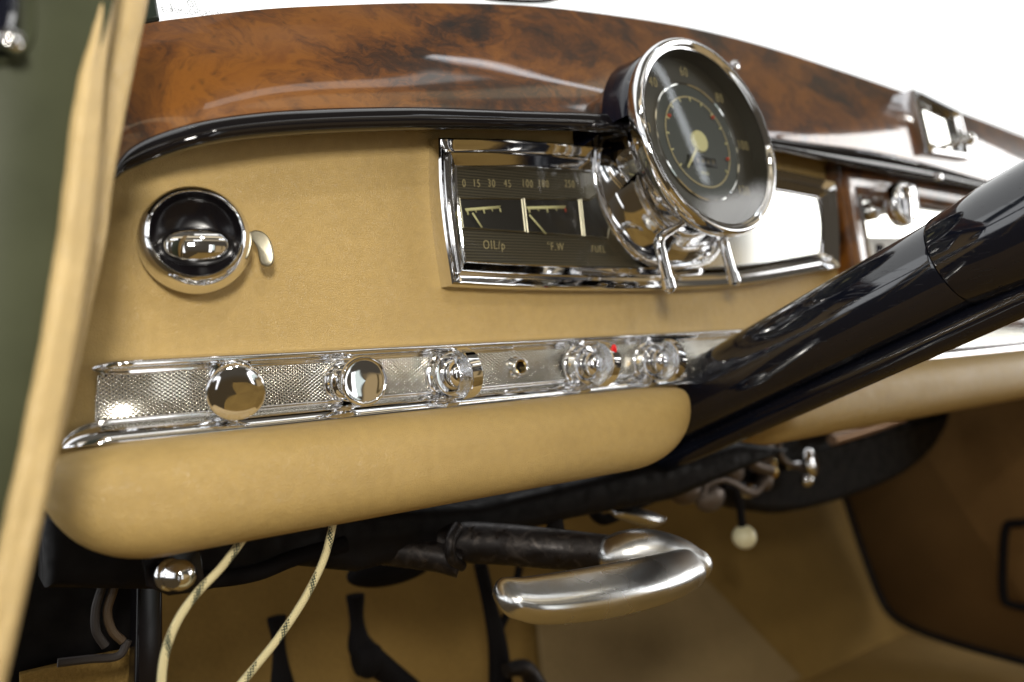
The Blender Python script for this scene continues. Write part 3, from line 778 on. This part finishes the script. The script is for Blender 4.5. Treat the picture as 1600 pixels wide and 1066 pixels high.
# ------------------------------------------------------------------ steering column
A0 = Vector((0.5275, -0.01, -0.028)); dirc = Vector((0, -0.94, 0.342)).normalized()
sc = thing('steering_column', 'thick glossy black steering column rising across the dashboard', 'steering column', A0)
MB().add(*lathe([(0.0300, -0.22), (0.0300, 0.222), (0.0296, 0.2236), (0.0290, 0.2240)], A0, dirc, 72)).build('lower_tube', M['black'], sc, smooth=40)
MB().add(*lathe([(0.0290, 0.2244), (0.0306, 0.2248), (0.0312, 0.2262), (0.0335, 0.262), (0.0345, 0.34), (0.0345, 0.42), (0, 0.421)], A0, dirc, 72)).build('upper_collar', M['black'], sc, smooth=40)
ofs = Vector((0, -0.342, -0.94)).normalized() * 0.0385 + Vector((0.006, 0, 0))
MB().add(*lathe([(0.0105, -0.20), (0.0105, 0.275), (0.0125, 0.278), (0.0128, 0.300), (0.0108, 0.303), (0.0108, 0.42)], A0 + ofs, dirc, 40)).build('shift_rod', M['black'], sc, smooth=40)
v, f, uv = lathe([(0.0115, 0.285), (0.0140, 0.287), (0.0140, 0.297), (0.0115, 0.299)], A0 + ofs, dirc, 40)
MB().add(v, f).build('rod_clamp', M['dark_gloss'], sc)

# ------------------------------------------------------------------ glovebox with wooden surround, chrome framed door and lock knob
gb = thing('radio_panel', 'mirror bright panel in a walnut surround at the right of the dashboard', 'panel', at(1400, 350, 0))
P = [at(*p, 0.0) for p in ((1283, 262), (1700, 338), (1700, 520), (1322, 505))]
v, f, uv = frame(seg_line(P, 6), [(0, 0.003), (0, -0.014), (0.002, -0.019), (0.008, -0.021), (0.020, -0.0205), (0.026, -0.018), (0.029, -0.014), (0.0295, -0.004)])
make('wooden_surround', v, f, M['burl_red'], gb, smooth=40)
P = [at(*p, -0.004) for p in ((1322, 276), (1660, 334), (1660, 480), (1352, 470))]
v, f, uv = frame(seg_line(P, 6), [(0, 0.0), (0, -0.009), (0.001, -0.011), (0.004, -0.0115), (0.0055, -0.010), (0.0075, -0.006), (0.0078, 0.0)], -0.004)
make('chrome_frame', v, f, M['chrome'], gb, smooth=40)
make('bright_plate', [Vector((p.x, -0.005, p.z)) for p in P], [[0, 1, 2, 3]], M['mirror'], gb, smooth=None)
v, f, uv = prism([at(*p, -0.006) for p in ((1355, 371), (1425, 371), (1425, 415), (1355, 415))], (0, -0.001, 0)); dp = make('white_card', v, f, M['white'], gb, smooth=None)
v, f, uv = prism([at(*p, -0.0072) for p in ((1368, 382), (1380, 382), (1380, 410), (1368, 410))], (0, -0.0005, 0)); make('dark_bar', v, f, M['navy'], dp, smooth=None)
lk_ = thing('lock_knob', 'round chrome lock knob with a ribbed grip on the bright panel', 'knob', at(1362, 330, -0.006))
MB().add(*lathe(rprof([(0.010, 0), (0.010, 0.004), (0.0075, 0.008), (0.0075, 0.020), (0.0130, 0.026)], 4))).build('stem', M['chrome'], lk_, True)
MB().add(*lathe(rprof([(0.012, 0.023), (0.0215, 0.026), (0.0235, 0.031), (0.0225, 0.038), (0.0190, 0.0405), (0.0175, 0.038), (0.010, 0.036), (0, 0.036)], 5))).build('knob_cap', M['chrome'], lk_, True, 50)
MB().add(*box(-0.0045, 0.0045, -0.047, -0.034, -0.018, 0.018, 0.003)).build('grip', M['chrome'], lk_, True)

# ashtray / clock frame set in the cowl at the right
ct = thing('ashtray', 'small chrome framed square ashtray set into the walnut cowl', 'ashtray', at(1462, 195, -0.03))
ysl = -0.029
P = [at(*p, ysl) for p in ((1416, 143), (1488, 178), (1506, 252), (1440, 242))]
v, f, uv = frame(seg_line(P, 5), [(0, 0.02), (0, -0.006), (0.001, -0.009), (0.005, -0.010), (0.0075, -0.008), (0.0085, -0.002), (0.0085, 0.004)], ysl)
make('chrome_frame', v, f, M['chrome'], ct, smooth=40)
make('lid', [Vector((p.x, ysl - 0.001, p.z)) for p in P], [[0, 1, 2, 3]], M['mirror'], ct, smooth=None)
MB().add(*tube([at(1466, 232, ysl - 0.004), at(1485, 226, ysl - 0.012), at(1508, 218, ysl - 0.022)], [0.003, 0.003, 0.004], 12, dome=True)).add(*sphere(at(1513, 217, ysl - 0.022), 0.0075)).build('pull', M['chrome'], ct)
for i, (x, y, t_) in enumerate(((1149, 102, -0.02), (1468, 276, -0.055))):
    s = thing('trim_screw', ('slotted chrome screw in the walnut beside the speedometer', 'blurred chrome screw on the black rim below the ashtray')[i], 'screw', at(x, y, t_ - (0 if i else 0.0)))
    MB().add(*lathe(rprof([(0.0042, -0.004), (0.0042, 0.0005), (0.003, 0.0018), (0, 0.0022)], 3))).build('screw_head', M['chrome'], s, True)

# ------------------------------------------------------------------ under the dash
def rod(mb, pts, Y, r, seg=14, n=6, **k):
    if not isinstance(Y, (list, tuple)): Y = [Y] * len(pts)
    P = cr([at(x, y, yy) for (x, y), yy in zip(pts, Y)], n)
    if isinstance(r, (list, tuple)): r = crs(r, n)
    mb.add(*tube(P, r, seg, **k)); return P
# hand brake
hb = thing('handbrake', 'polished aluminium handbrake handle on a greasy ribbed shaft under the pad', 'handbrake', at(950, 900, -0.03))
m_ = MB(); rod(m_, [(690, 846), (780, 850), (870, 858), (965, 866)], [0.06, 0.03, 0.0, -0.025], [0.0155, 0.0150, 0.0145, 0.0130], 24); m_.build('shaft', M['grease'], hb)
for k in range(6):
    t = k / 5; x = 735 + 200 * t; y = 826 + 22 * t
    p = at(x, y, 0.040 - 0.055 * t); MB().add(*box(p.x - 0.004, p.x + 0.002, p.y - 0.004, p.y + 0.004, p.z - 0.003, p.z + 0.002)).build('ratchet_tooth', M['grease'], hb)
m_ = MB(); rod(m_, [(716, 822), (704, 845), (706, 872), (722, 885)], [0.035, 0.03, 0.03, 0.035], 0.004, 12); m_.build('shaft_ring', M['grease'], hb)
m_ = MB(); P = rod(m_, [(958, 866), (985, 862), (1020, 864), (1058, 872), (1088, 882)], [-0.028, -0.035, -0.042, -0.048, -0.056], [0.0135, 0.0155, 0.0165, 0.0150, 0.0115], 28, dome=True, sq=(1.0, 1.25)); m_.build('knuckle', M['alu'], hb, smooth=60)
gp = [(800, 935), (830, 938), (880, 934), (940, 925), (1000, 912), (1048, 899), (1078, 887)]
gy = [-0.075, -0.078, -0.081, -0.082, -0.080, -0.074, -0.064]
P = cr([at(x, y, yy) for (x, y), yy in zip(gp, gy)], 6); rr = crs([0.0112, 0.0126, 0.0138, 0.0146, 0.0148, 0.0142, 0.0128], 6)
m_ = MB()
rows = []; N_ = None; nP = len(P)
ext = []
d0 = (P[0] - P[1]).normalized(); d1 = (P[-1] - P[-2]).normalized()
seq = [(P[0] + d0 * rr[0] * 0.9 * math.sin(a), rr[0] * math.cos(a)) for a in (1.52, 1.3, 1.0, 0.7, 0.35)] + list(zip(P, rr)) + [(P[-1] + d1 * rr[-1] * 0.8 * math.sin(a), rr[-1] * math.cos(a)) for a in (0.35, 0.7, 1.0, 1.3, 1.52)]
for p, r in seq:
    T_ = (at(1000, 918, -0.08) - at(830, 940, -0.078)).normalized(); N1 = Vector((0, -0.55, 0.83)); N1 = (N1 - T_ * T_.dot(N1)).normalized(); B1 = T_.cross(N1)
    row = []
    for j in range(32):
        a = 2 * PI * j / 32; c_, s_ = math.cos(a), math.sin(a)
        e = 0.72
        row.append(p + N1 * (math.copysign(abs(c_) ** e, c_) * r * 0.82) + B1 * (math.copysign(abs(s_) ** e, s_) * r * 1.15))
    rows.append(row)
v, f, uv = grid(rows, True, True, True); make('grip', v, f, M['alu'], hb, smooth=50)
# braided cords
CG = 'braided cords hanging under the pad'
for lab, pts, Y in (('left braided cream cord with green flecks curving to the bottom edge', [(392, 826), (348, 884), (305, 930), (275, 975), (256, 1030), (250, 1100)], -0.020),
                    ('right braided cream cord with green flecks swinging down to the left', [(523, 806), (508, 868), (480, 928), (440, 990), (402, 1038), (350, 1100)], -0.015)):
    m_ = MB(); P = rod(m_, pts, Y, 0.0023, 16, 14)
    o = m_.build('braided_cord', M['cord'], None, smooth=180); tag(o, lab, 'cord', CG)
# chrome push knob under pad with bracket
kb = thing('bonnet_knob', 'rounded chrome pull knob on a dark bracket under the left pad', 'knob', at(262, 898, 0.0))
MB().add(*lathe(rprof([(0.0065, -0.004), (0.0082, 0.0), (0.0085, 0.003), (0.0070, 0.005), (0.0082, 0.008), (0.0078, 0.014), (0.0050, 0.0185), (0, 0.0200)], 5), at(262, 898, 0), Vector((0.35, -0.9, 0.05)), 36)).build('knob_cap', M['chrome'], kb, smooth=50)
v, f, uv = prism([at(*p, 0.012) for p in ((218, 862), (312, 858), (318, 905), (300, 925), (262, 930), (228, 915))], (0, -0.003, 0), 0.001); make('bracket', v, f, M['dark_gloss'], kb, smooth=40)
# dark under-dash structure
ub = thing('under_dash_beam', 'black cross beam and wiring in the dark below the pad', 'beam', at(500, 860, 0.1))
v, f, uv = prism([at(*p, 0.10) for p in ((60, 800), (700, 780), (1100, 690), (1180, 700), (1000, 775), (860, 800), (700, 835), (520, 880), (430, 870), (300, 905), (60, 900))], (0, -0.05, 0), 0.01); make('beam', v, f, M['dark'], ub, smooth=40)
m_ = MB(); rod(m_, [(240, 905), (330, 905), (400, 895), (460, 872), (540, 850)], 0.05, 0.0055); m_.build('hose', M['rubber'], ub)
m_ = MB(); rod(m_, [(420, 860), (560, 856), (680, 870), (720, 880)], [0.09, 0.07, 0.05, 0.04], 0.011); m_.build('pipe', M['grease'], ub)
sp_ = thing('side_panel', 'dark inner side panel behind the door seal in the footwell', 'panel', at(120, 950, 0.1))
v, f, uv = prism([at(*p, 0.16) for p in ((-60, 780), (235, 800), (240, 960), (222, 1140), (-60, 1140))], (0, -0.02, 0), 0.004); make('panel', v, f, M['dark'], sp_, smooth=40)
v, f, uv = prism([at(*p, 0.12) for p in ((205, 880), (245, 880), (245, 1130), (200, 1130))], (0, -0.02, 0), 0.003); make('upright', v, f, M['dark_gloss'], sp_, smooth=40)
v, f, uv = prism([at(*p, 0.13) for p in ((30, 1050), (150, 1022), (212, 1010), (205, 1030), (190, 1120), (30, 1130))], (0, -0.005, 0), 0.002); make('carpet_edge', v, f, M['carpet'], sp_, smooth=40)
wr = thing('wiring_loom', 'dirty old wires hanging in the dark beside the door pillar', 'wires', at(180, 950, 0.08))
for pts, mm in (([(188, 880), (178, 920), (168, 955), (175, 985), (192, 1002)], M['brass']), ([(163, 885), (160, 915), (150, 950), (150, 985), (165, 1010)], M['grease']), ([(200, 1000), (185, 1025), (140, 1030), (90, 1036)], M['grease'])):
    m_ = MB(); rod(m_, pts, 0.08, 0.0026, 10); m_.build('wire', mat('wire_sheath', (0.06, 0.035, 0.014) if mm is M['brass'] else (0.02, 0.014, 0.011), 0.6), wr)
# pedals and levers
def lever_thing(label, cat, parts, name):
    t = thing(name, label, cat, at(*parts[0][1][0], parts[0][2]))
    for nm, pts, Y, r, m in parts:
        m_ = MB(); rod(m_, pts, Y, r, 12); m_.build(nm, m, t, smooth=50)
    return t
t = lever_thing('blurred black clutch pedal arm with its pad at the bottom left of the footwell', 'pedal', [('arm', [(432, 965), (436, 1010), (440, 1060), (446, 1110)], 0.27, [0.009, 0.006, 0.010, 0.016], M['rubber'])], 'pedal')
t = lever_thing('black brake pedal arm bending to the lower right in mid footwell', 'pedal', [('arm', [(555, 930), (558, 975), (566, 1015), (600, 1045), (650, 1085)], 0.25, [0.009, 0.007, 0.013, 0.012, 0.011], M['rubber']), ('pedal_pad', [(556, 1035), (572, 1030), (592, 1026)], 0.245, [0.013, 0.018, 0.011], M['rubber'])], 'pedal')
t = lever_thing('tall black linkage rod running down behind the handbrake handle', 'linkage', [('rod', [(750, 880), (765, 945), (778, 1010), (784, 1100)], 0.22, [0.007, 0.0075, 0.010, 0.014], M['rubber']), ('branch', [(812, 885), (800, 940), (780, 985)], 0.22, 0.0042, M['rubber']), ('foot', [(790, 1048), (820, 1045), (840, 1075)], 0.20, [0.007, 0.009, 0.011], M['grease'])], 'linkage_rod')
o = MB().add(*sphere(at(612, 888, 0.20), 0.035, 1.25, 0.5, 0.42)).build('steering_box', M['rubber'], None); tag(o, 'black oval shape hanging below the beam between the cord and handbrake', 'casting')
# black tray on the passenger side
tr = thing('parcel_tray', 'curved black tray under the passenger pad behind the column', 'tray', at(1300, 700, 0.16))
to = [(1040, 745), (1080, 690), (1200, 670), (1330, 655), (1425, 640), (1446, 648), (1420, 700), (1370, 740), (1300, 770), (1230, 790), (1170, 798), (1110, 785)]
v, f, uv = prism(cr([at(*p, 0.16) for p in to + to[:1]], 3)[:-1], (0, -0.04, 0), 0.01); make('tray_body', v, f, M['dark'], tr, smooth=40)
m_ = MB(); rod(m_, [(1300, 688), (1360, 670), (1410, 652)], 0.10, 0.0066); m_.build('edge_rod', mat('bronze_rod', (0.5, 0.32, 0.2), 0.35, 0.6), tr)
kn = thing('pull_knob', 'small bright chrome knob below the passenger pad', 'knob', at(1265, 724, 0.0))
MB().add(*lathe(rprof([(0.005, -0.02), (0.005, 0.0), (0.015, 0.0036), (0.0165, 0.008), (0.011, 0.012), (0, 0.013)], 4), at(1258, 724, 0.10), Vector((0.3, -0.9, 0.15)), 30)).build('knob_cap', M['chrome'], kn)
MB().add(*sphere(at(1260, 750, 0.10), 0.0080)).build('nut', M['chrome'], kn)
lb = thing('heater_lever', 'black lever with a round ivory ball hanging below the column', 'lever', at(1150, 780, 0.02))
m_ = MB(); rod(m_, [(1128, 758), (1148, 765), (1156, 790), (1160, 825)], 0.10, 0.0044, 10); m_.build('rod', M['rubber'], lb)
MB().add(*sphere(at(1163, 839, 0.10), 0.0128)).build('ball', M['ivory'], lb)
rc = thing('column_bracket', 'cluster of dark worn metal fittings under the steering column', 'bracket', at(1130, 740, 0.05))
for (x, y, r, sx, sz, mm) in ((1070, 765, 0.016, 1.1, 0.8, 'worn'), (1108, 775, 0.014, 1.2, 1.0, 'worn'), (1140, 735, 0.015, 1, 1, 'worn'), (1168, 765, 0.010, 1.2, 0.8, 'chrome_worn'), (1185, 705, 0.016, 1.3, 0.9, 'worn'), (1206, 726, 0.006, 1, 1, 'brass'), (1208, 738, 0.006, 1, 1, 'brass'), (1195, 752, 0.009, 1, 1, 'worn'), (1142, 745, 0.007, 1, 1, 'chrome_worn'), (1130, 700, 0.02, 1.3, 1.0, 'dark')):
    MB().add(*sphere(at(x, y, 0.11), r * 1.2, sx, 0.8, sz, 18, 10)).build('fitting', M[mm], rc)
for pts, r_w in (([(1085, 700), (1100, 740), (1095, 775)], 0.006), ([(1150, 690), (1175, 725), (1205, 735)], 0.007), ([(1095, 760), (1130, 750), (1175, 770), (1195, 750)], 0.0045), ([(1215, 690), (1225, 720), (1262, 735)], 0.0035)):
    m_ = MB(); rod(m_, pts, 0.10, r_w, 12); m_.build('linkage', M['worn'], rc)
m_ = MB(); rod(m_, [(1060, 690), (1110, 672), (1180, 668)], 0.10, 0.018); m_.build('clamp', M['dark'], rc)
wl = thing('heater_flap', 'dark bent lever ending in a pale metal paddle right of the pad', 'lever', at(960, 790, 0.05))
m_ = MB(); rod(m_, [(935, 770), (928, 800), (945, 812), (972, 800), (990, 790), (1040, 768), (1080, 745)], 0.12, 0.0058, 10); m_.build('rod', M['rubber'], wl)
m_ = MB(); rod(m_, [(968, 802), (990, 806), (1015, 812), (1032, 812)], 0.09, [0.007, 0.0105, 0.0105, 0.005], 16, sq=(0.7, 1.2), dome=True); m_.build('paddle', M['alu'], wl)
MB().add(*sphere(at(958, 790, 0.10), 0.008)).build('pivot', M['chrome_worn'], wl)
m_ = MB(); rod(m_, [(866, 790), (868, 830), (872, 850)], 0.06, [0.006, 0.008, 0.010]); o = m_.build('cable_sleeve', M['rubber'], None); tag(o, 'short black sleeve dropping onto the handbrake shaft', 'sleeve')
# side carpet, welt and mat of the passenger footwell
kp = thing('kick_panel', 'brown carpeted side panel with a dark welt in the passenger footwell', 'panel', (1.3, 0.2, -0.4))
wp = [(1290, 690), (1325, 770), (1352, 850), (1380, 925), (1405, 962), (1450, 985), (1520, 1008), (1620, 1035), (1700, 1060)]
W = [atx(x, y, 1.29) for x, y in wp]
tp = [(1300, 600), (1500, 560), (1760, 500), (1800, 1000), (1750, 1075)]
poly = cr(W, 3) + [atx(1700, 560, 1.29), atx(1350, 560, 1.29)]
v, f, uv = prism(poly, (-0.012, 0, 0)); make('carpet', v, f, M['carpet_brown'], kp, smooth=None)
MB().add(*tube([p + Vector((-0.014, 0, 0)) for p in cr(W, 5)], 0.0055, 10)).build('welt', M['dark'], kp)
hp = cr([atx(x, y, 1.24) for x, y in ((1640, 815), (1590, 818), (1572, 825), (1567, 880), (1568, 930), (1580, 945), (1640, 955))], 4)
o = MB().add(*tube(hp, 0.006, 10)).build('grab_loop', M['rubber'], None); tag(o, 'black rectangular loop on the carpet at the right edge', 'bracket')
mt = [atd(950, 800, 1.0), ]
P = [Vector((x, 0.30 + (z + 0.5) * 0.375 - 0.006, z)) for x, z in ((0.55, -0.49), (1.02, -0.49), (0.90, -0.33), (0.84, -0.27), (0.74, -0.25), (0.60, -0.28))]
v, f, uv = prism(P, (0, -0.008, 0.002), 0.003); o = make('floor_mat', v, f, M['mat'], None, smooth=40); tag(o, 'pale worn mat lying on the sloping toe board', 'mat')

# ------------------------------------------------------------------ door jamb, pillar trim and seal at the left
dj = thing('door_jamb', 'olive green painted door jamb along the left edge', 'door jamb', at(60, 400, -0.13))
rows = []
for i in range(31):
    y = -150 + 1500 * i / 30
    xr = interp([(-150, 190), (0, 178), (100, 150), (330, 118), (600, 85), (870, 20), (1066, -30), (1350, -110)], y)
    rows.append([at(xr - k, y, -0.135 - 0.006 * math.sin(min(1, k / 260) * PI)) for k in (0, 15, 35, 70, 120, 180, 260, 360, 500)])
v, f, uv = grid(rows); make('painted_panel', v, f, M['green'], dj, smooth=180)
v, f, uv = prism(cr([at(*p, -0.141) for p in ((-40, -60), (18, -60), (26, 20), (22, 60), (8, 84), (-40, 90), (-40, -60))], 3)[:-1], (0, -0.012, 0), 0.004); make('hinge_pocket', v, f, M['black'], dj, smooth=50)
MB().add(*lathe(rprof([(0.004, 0), (0.0035, 0.003), (0, 0.004)], 3), at(17, 66, -0.152), (0.2, -1, 0.3), 20)).build('hinge_bolt', M['chrome'], dj)
m_ = MB(); rod(m_, [(46, -60), (49, 20), (44, 62), (22, 90), (-20, 98)], -0.142, 0.0016, 8); m_.build('pressed_line', M['green'], dj)
pt = thing('pillar_trim', 'tan leather covered windscreen pillar trim running down behind the seal', 'pillar trim', at(185, 200, -0.10))
def ribbon(pts, hw, Y, fold, nseg=26, seed=0):
    C_ = cr(pts, 8); H = crs(hw, 8); rows = []
    for i, (c_, h) in enumerate(zip(C_, H)):
        row = []
        for j in range(nseg + 1):
            a = PI * j / nseg
            wv = noise.noise(Vector((c_[1] * 0.012 + seed, j * 0.12, seed))) * 0.5 + noise.noise(Vector((c_[1] * 0.035, j * 0.22, seed + 5))) * 0.25
            dep = abs(math.sin(a)) ** 0.8 * h / 1244 * 0.34 * 1.1 + fold * (math.cos(j / nseg * PI * 4 + c_[1] * 0.0025) * 0.5 * math.sin(a) + wv)
            row.append(at(c_[0] - h * math.cos(a), c_[1], Y + 0.006 - dep))
        rows.append(row)
    return grid(rows)
v, f, uv = ribbon([(202, -80), (196, 0), (180, 90), (167, 180), (152, 280), (141, 380), (119, 500), (94, 620), (64, 740), (30, 880), (4, 1000), (-20, 1120)], [36, 36, 34, 29, 26, 24, 20, 20, 20, 20, 20, 20], -0.105, 0.0020, seed=3)
make('leather_wrap', v, f, M['leather_soft'], pt, smooth=180)
ds = thing('door_seal', 'creased tan leather door seal running from top to bottom left', 'door seal', at(110, 400, -0.14))
v, f, uv = ribbon([(168, -80), (160, 0), (146, 70), (137, 110), (130, 180), (121, 280), (107, 400), (87, 530), (63, 660), (34, 800), (6, 930), (-20, 1040), (-40, 1120)], [16, 19, 24, 28, 31, 33, 34, 36, 36, 36, 36, 37, 37], -0.135, 0.0018, seed=1)
make('seal_tube', v, f, M['leather_soft'], ds, smooth=180)

# windscreen with printing near its left corner
ws = thing('windscreen', 'clear curved windscreen above the walnut cowl with faint print in its left corner', 'windscreen', at(600, -50, 0.12))
rows = []
for i in range(9):
    t = i / 8; row = []
    for j in range(41):
        x = -0.0 + 1.7 * j / 40
        row.append(Vector((x, 0.10 + 0.05 * math.sin(PI * min(1, x / 1.6)) - 0.12 * t, 0.236 + 0.34 * t - 0.02 * (x - 0.75) ** 2)))
    rows.append(row)
v, f, uv = grid(rows); make('pane', v, f, M['windscreen'], ws, smooth=180)
for s, x, y, sz in (('I', 268, 11, 0.006), ('OJ', 300, 7, 0.0052), ('ELASM\u00dcCHDRSUNG', 305, 20, 0.0040)):
    text('printed_text', s, sz * 1.4, at(x, y, 0.085), M['ink'], ws, (1, 0, 0.11), (0.25, 0, -1) if False else (-0.35, 0, 1))
pb = MB(); v, f, uv = prism([at(*p, 0.09) for p in ((205, -60), (238, -60), (241, 10), (246, 38), (205, 46))], (0, -0.01, 0), 0.003); o = make('windscreen_post', v, f, mat('post_green_reflection', (0.02, 0.03, 0.02), 0.3), None, smooth=40); tag(o, 'dark post with a painted green reflection behind the pillar trim at the upper left', 'post')  # green reflection put into the post's base colour
wb = MB(); rod(wb, [(730, -14), (770, -1), (845, 2), (880, -6)], 0.12, 0.0022, 10); o = wb.build('wiper_arm', M['dark_gloss'], None); tag(o, 'dark wiper blade peeking in at the top edge', 'wiper')

# ------------------------------------------------------------------ world: the lit hall round the car as seen in the chrome
wd = bpy.data.worlds.new('World'); scene.world = wd; wd.use_nodes = True; nt = wd.node_tree; nt.nodes.clear()
def wn(t, **kw):
    n_ = nt.nodes.new(t)
    for k, v_ in kw.items(): setattr(n_, k, v_)
    return n_
def wm(op, a, b=None):
    n_ = wn('ShaderNodeMath', operation=op)
    for i, x in enumerate((a, b)):
        if x is None: continue
        if isinstance(x, (int, float)): n_.inputs[i].default_value = x
        else: nt.links.new(x, n_.inputs[i])
    return n_.outputs[0]
tc = wn('ShaderNodeTexCoord'); sx = wn('ShaderNodeSeparateXYZ'); nt.links.new(tc.outputs['Generated'], sx.inputs[0])
az = wm('MULTIPLY', wm('ARCTAN2', sx.outputs[0], wm('MULTIPLY', sx.outputs[1], -1.0)), 180 / PI)
el = wm('MULTIPLY', wm('ARCSINE', sx.outputs[2]), 180 / PI)
def edge_(x, a, b):
    n_ = wn('ShaderNodeMapRange', interpolation_type='SMOOTHSTEP'); n_.inputs[1].default_value = a; n_.inputs[2].default_value = b
    nt.links.new(x, n_.inputs[0]); return n_.outputs[0]
def wbox(a0, a1, e0, e1, s=3.0):
    m1 = wm('MULTIPLY', edge_(az, a0 - s, a0 + s), wm('SUBTRACT', 1.0, edge_(az, a1 - s, a1 + s)))
    m2 = wm('MULTIPLY', edge_(el, e0 - s, e0 + s), wm('SUBTRACT', 1.0, edge_(el, e1 - s, e1 + s)))
    return wm('MULTIPLY', m1, m2)
cur = None
def layer(mask, col, st):
    global cur
    c = tuple(x * st for x in col)
    if cur is None:
        rgb = wn('ShaderNodeRGB'); rgb.outputs[0].default_value = (*c, 1); cur = rgb.outputs[0]; return
    mx = wn('ShaderNodeMix', data_type='RGBA'); nt.links.new(mask, mx.inputs[0]); nt.links.new(cur, mx.inputs[6]); mx.inputs[7].default_value = (*c, 1); cur = mx.outputs[2]
layer(None, (1.0, 0.85, 0.65), 0.07)
layer(edge_(el, 22, 50), (1.0, 0.90, 0.74), 0.11)                        # headlining
layer(wm('SUBTRACT', 1.0, edge_(el, -24, -6)), (1.0, 0.70, 0.36), 0.06)  # footwells
layer(wbox(19, 52, -30, 5, 2.0), (0.95, 0.68, 0.34), 0.42)                # tan seat
layer(wbox(33, 36, -12, 5, 1), (0.1, 0.07, 0.03), 1.0)
layer(wbox(7.5, 12.5, -22, 9, 0.8), (1, 1, 1), 2.6); layer(wbox(12.5, 17, -14, 9, 1.0), (0.9, 1, 0.95), 0.9)  # white patches added for the bright reflections at the strip's left end
for a in (wbox(-185, -112, 6, 74), wbox(110, 185, 6, 74)): layer(a, (1.0, 1.0, 1.0), 1.5)     # beyond the windscreen
layer(wbox(100, 125, 8, 45), (1, 1, 1), 1.5)
layer(wbox(53, 108, -4, 17, 1.2), (1.0, 0.99, 0.96), 3.6)                 # passenger windows
layer(wbox(55, 106, 5, 16.5, 1.0), (1.0, 0.99, 0.97), 7.0)
layer(wbox(76, 78.5, -4, 25, 0.8), (0.1, 0.1, 0.1), 1.0)
layer(wbox(-150, -64, -4, 28, 2.0), (0.96, 0.98, 1.0), 2.6)               # open driver's door
for a0 in (-126, -103, -86, -72): layer(wbox(a0, a0 + 5, -4, 30, 1), (0.08, 0.09, 0.08), 1.0)
layer(wbox(-150, -58, 8, 10, 0.7), (0.1, 0.1, 0.1), 1.0)
layer(wbox(-30, -26, -24, 6, 0.8), (1, 1, 1), 2.0)
layer(wbox(-52, -42, 4, 22, 1.5), (1, 1, 1), 2.4)
layer(wbox(-10, 52, 52, 59, 1.5), (1.0, 0.98, 0.93), 1.7)                # bright overhead band added so the chrome ledge catches a highlight
layer(wbox(-70, 52, 26, 30, 1.2), (0.95, 0.80, 0.55), 0.6)  # lower tan band added for a second line in the wood
layer(wbox(-60, 75, 40, 46, 1.5), (0.95, 0.80, 0.55), 1.1)                # tan band added for the flowing lines reflected in the wood
for a0, a1, e0, e1 in ((-12, -2, 26, 27.5), (34, 52, 33, 35), (-60, -40, 34, 36)): layer(wbox(a0, a1, e0, e1, 0.6), (1, 1, 1), 7.0)  # tube lamps of the hall
layer(wbox(55.6, 57.2, 19, 62, 0.4), (0.9, 0.95, 1.0), 6.5)                  # narrow bright strip added for the glare streak on the dial
bg = wn('ShaderNodeBackground'); bg.inputs[1].default_value = 1.0; nt.links.new(cur, bg.inputs[0]); wo = wn('ShaderNodeOutputWorld'); nt.links.new(bg.outputs[0], wo.inputs[0])

def area(name, loc, target, size, power, col=(1, 1, 1), size_y=None):
    l = bpy.data.lights.new(name, 'AREA'); l.energy = power; l.color = col; l.size = size
    if size_y: l.shape = 'RECTANGLE'; l.size_y = size_y
    o = bpy.data.objects.new(name, l); COL.objects.link(o); o.location = loc
    o.rotation_euler = (Vector(target) - Vector(loc)).to_track_quat('-Z', 'Y').to_euler(); return o
area('key_light_left', (-0.06, -0.62, 0.20), (0.10, 0, -0.04), 0.08, 3.3, (1.0, 0.96, 0.88), 0.10)  # small key light added close by to brighten the left end
area('area_light_high', (0.10, -1.5, 1.3), (0.5, 0, 0.0), 0.12, 4.5, (1.0, 0.96, 0.88), 0.12)  # unseen area light added high behind the camera

# ------------------------------------------------------------------ camera and render settings
cd = bpy.data.cameras.new('camera'); co = bpy.data.objects.new('camera', cd); COL.objects.link(co)
R3 = Matrix((AX, AY, AZ)).to_4x4(); co.matrix_world = Matrix.Translation(CAM) @ R3
cd.lens = F / 1600 * 36; cd.sensor_width = 36; cd.sensor_fit = 'HORIZONTAL'; cd.clip_start = 0.01; cd.clip_end = 50
cd.dof.use_dof = True; cd.dof.focus_distance = 0.50; cd.dof.aperture_fstop = 3.4
scene.camera = co
scene.render.engine = 'CYCLES'
scene.cycles.use_denoising = True; scene.cycles.max_bounces = 8; scene.cycles.sample_clamp_indirect = 6.0
vs = scene.view_settings; vs.view_transform = 'Standard'; vs.look = 'None'; vs.exposure = 0.0; vs.gamma = 1.0; vs.use_curve_mapping = False
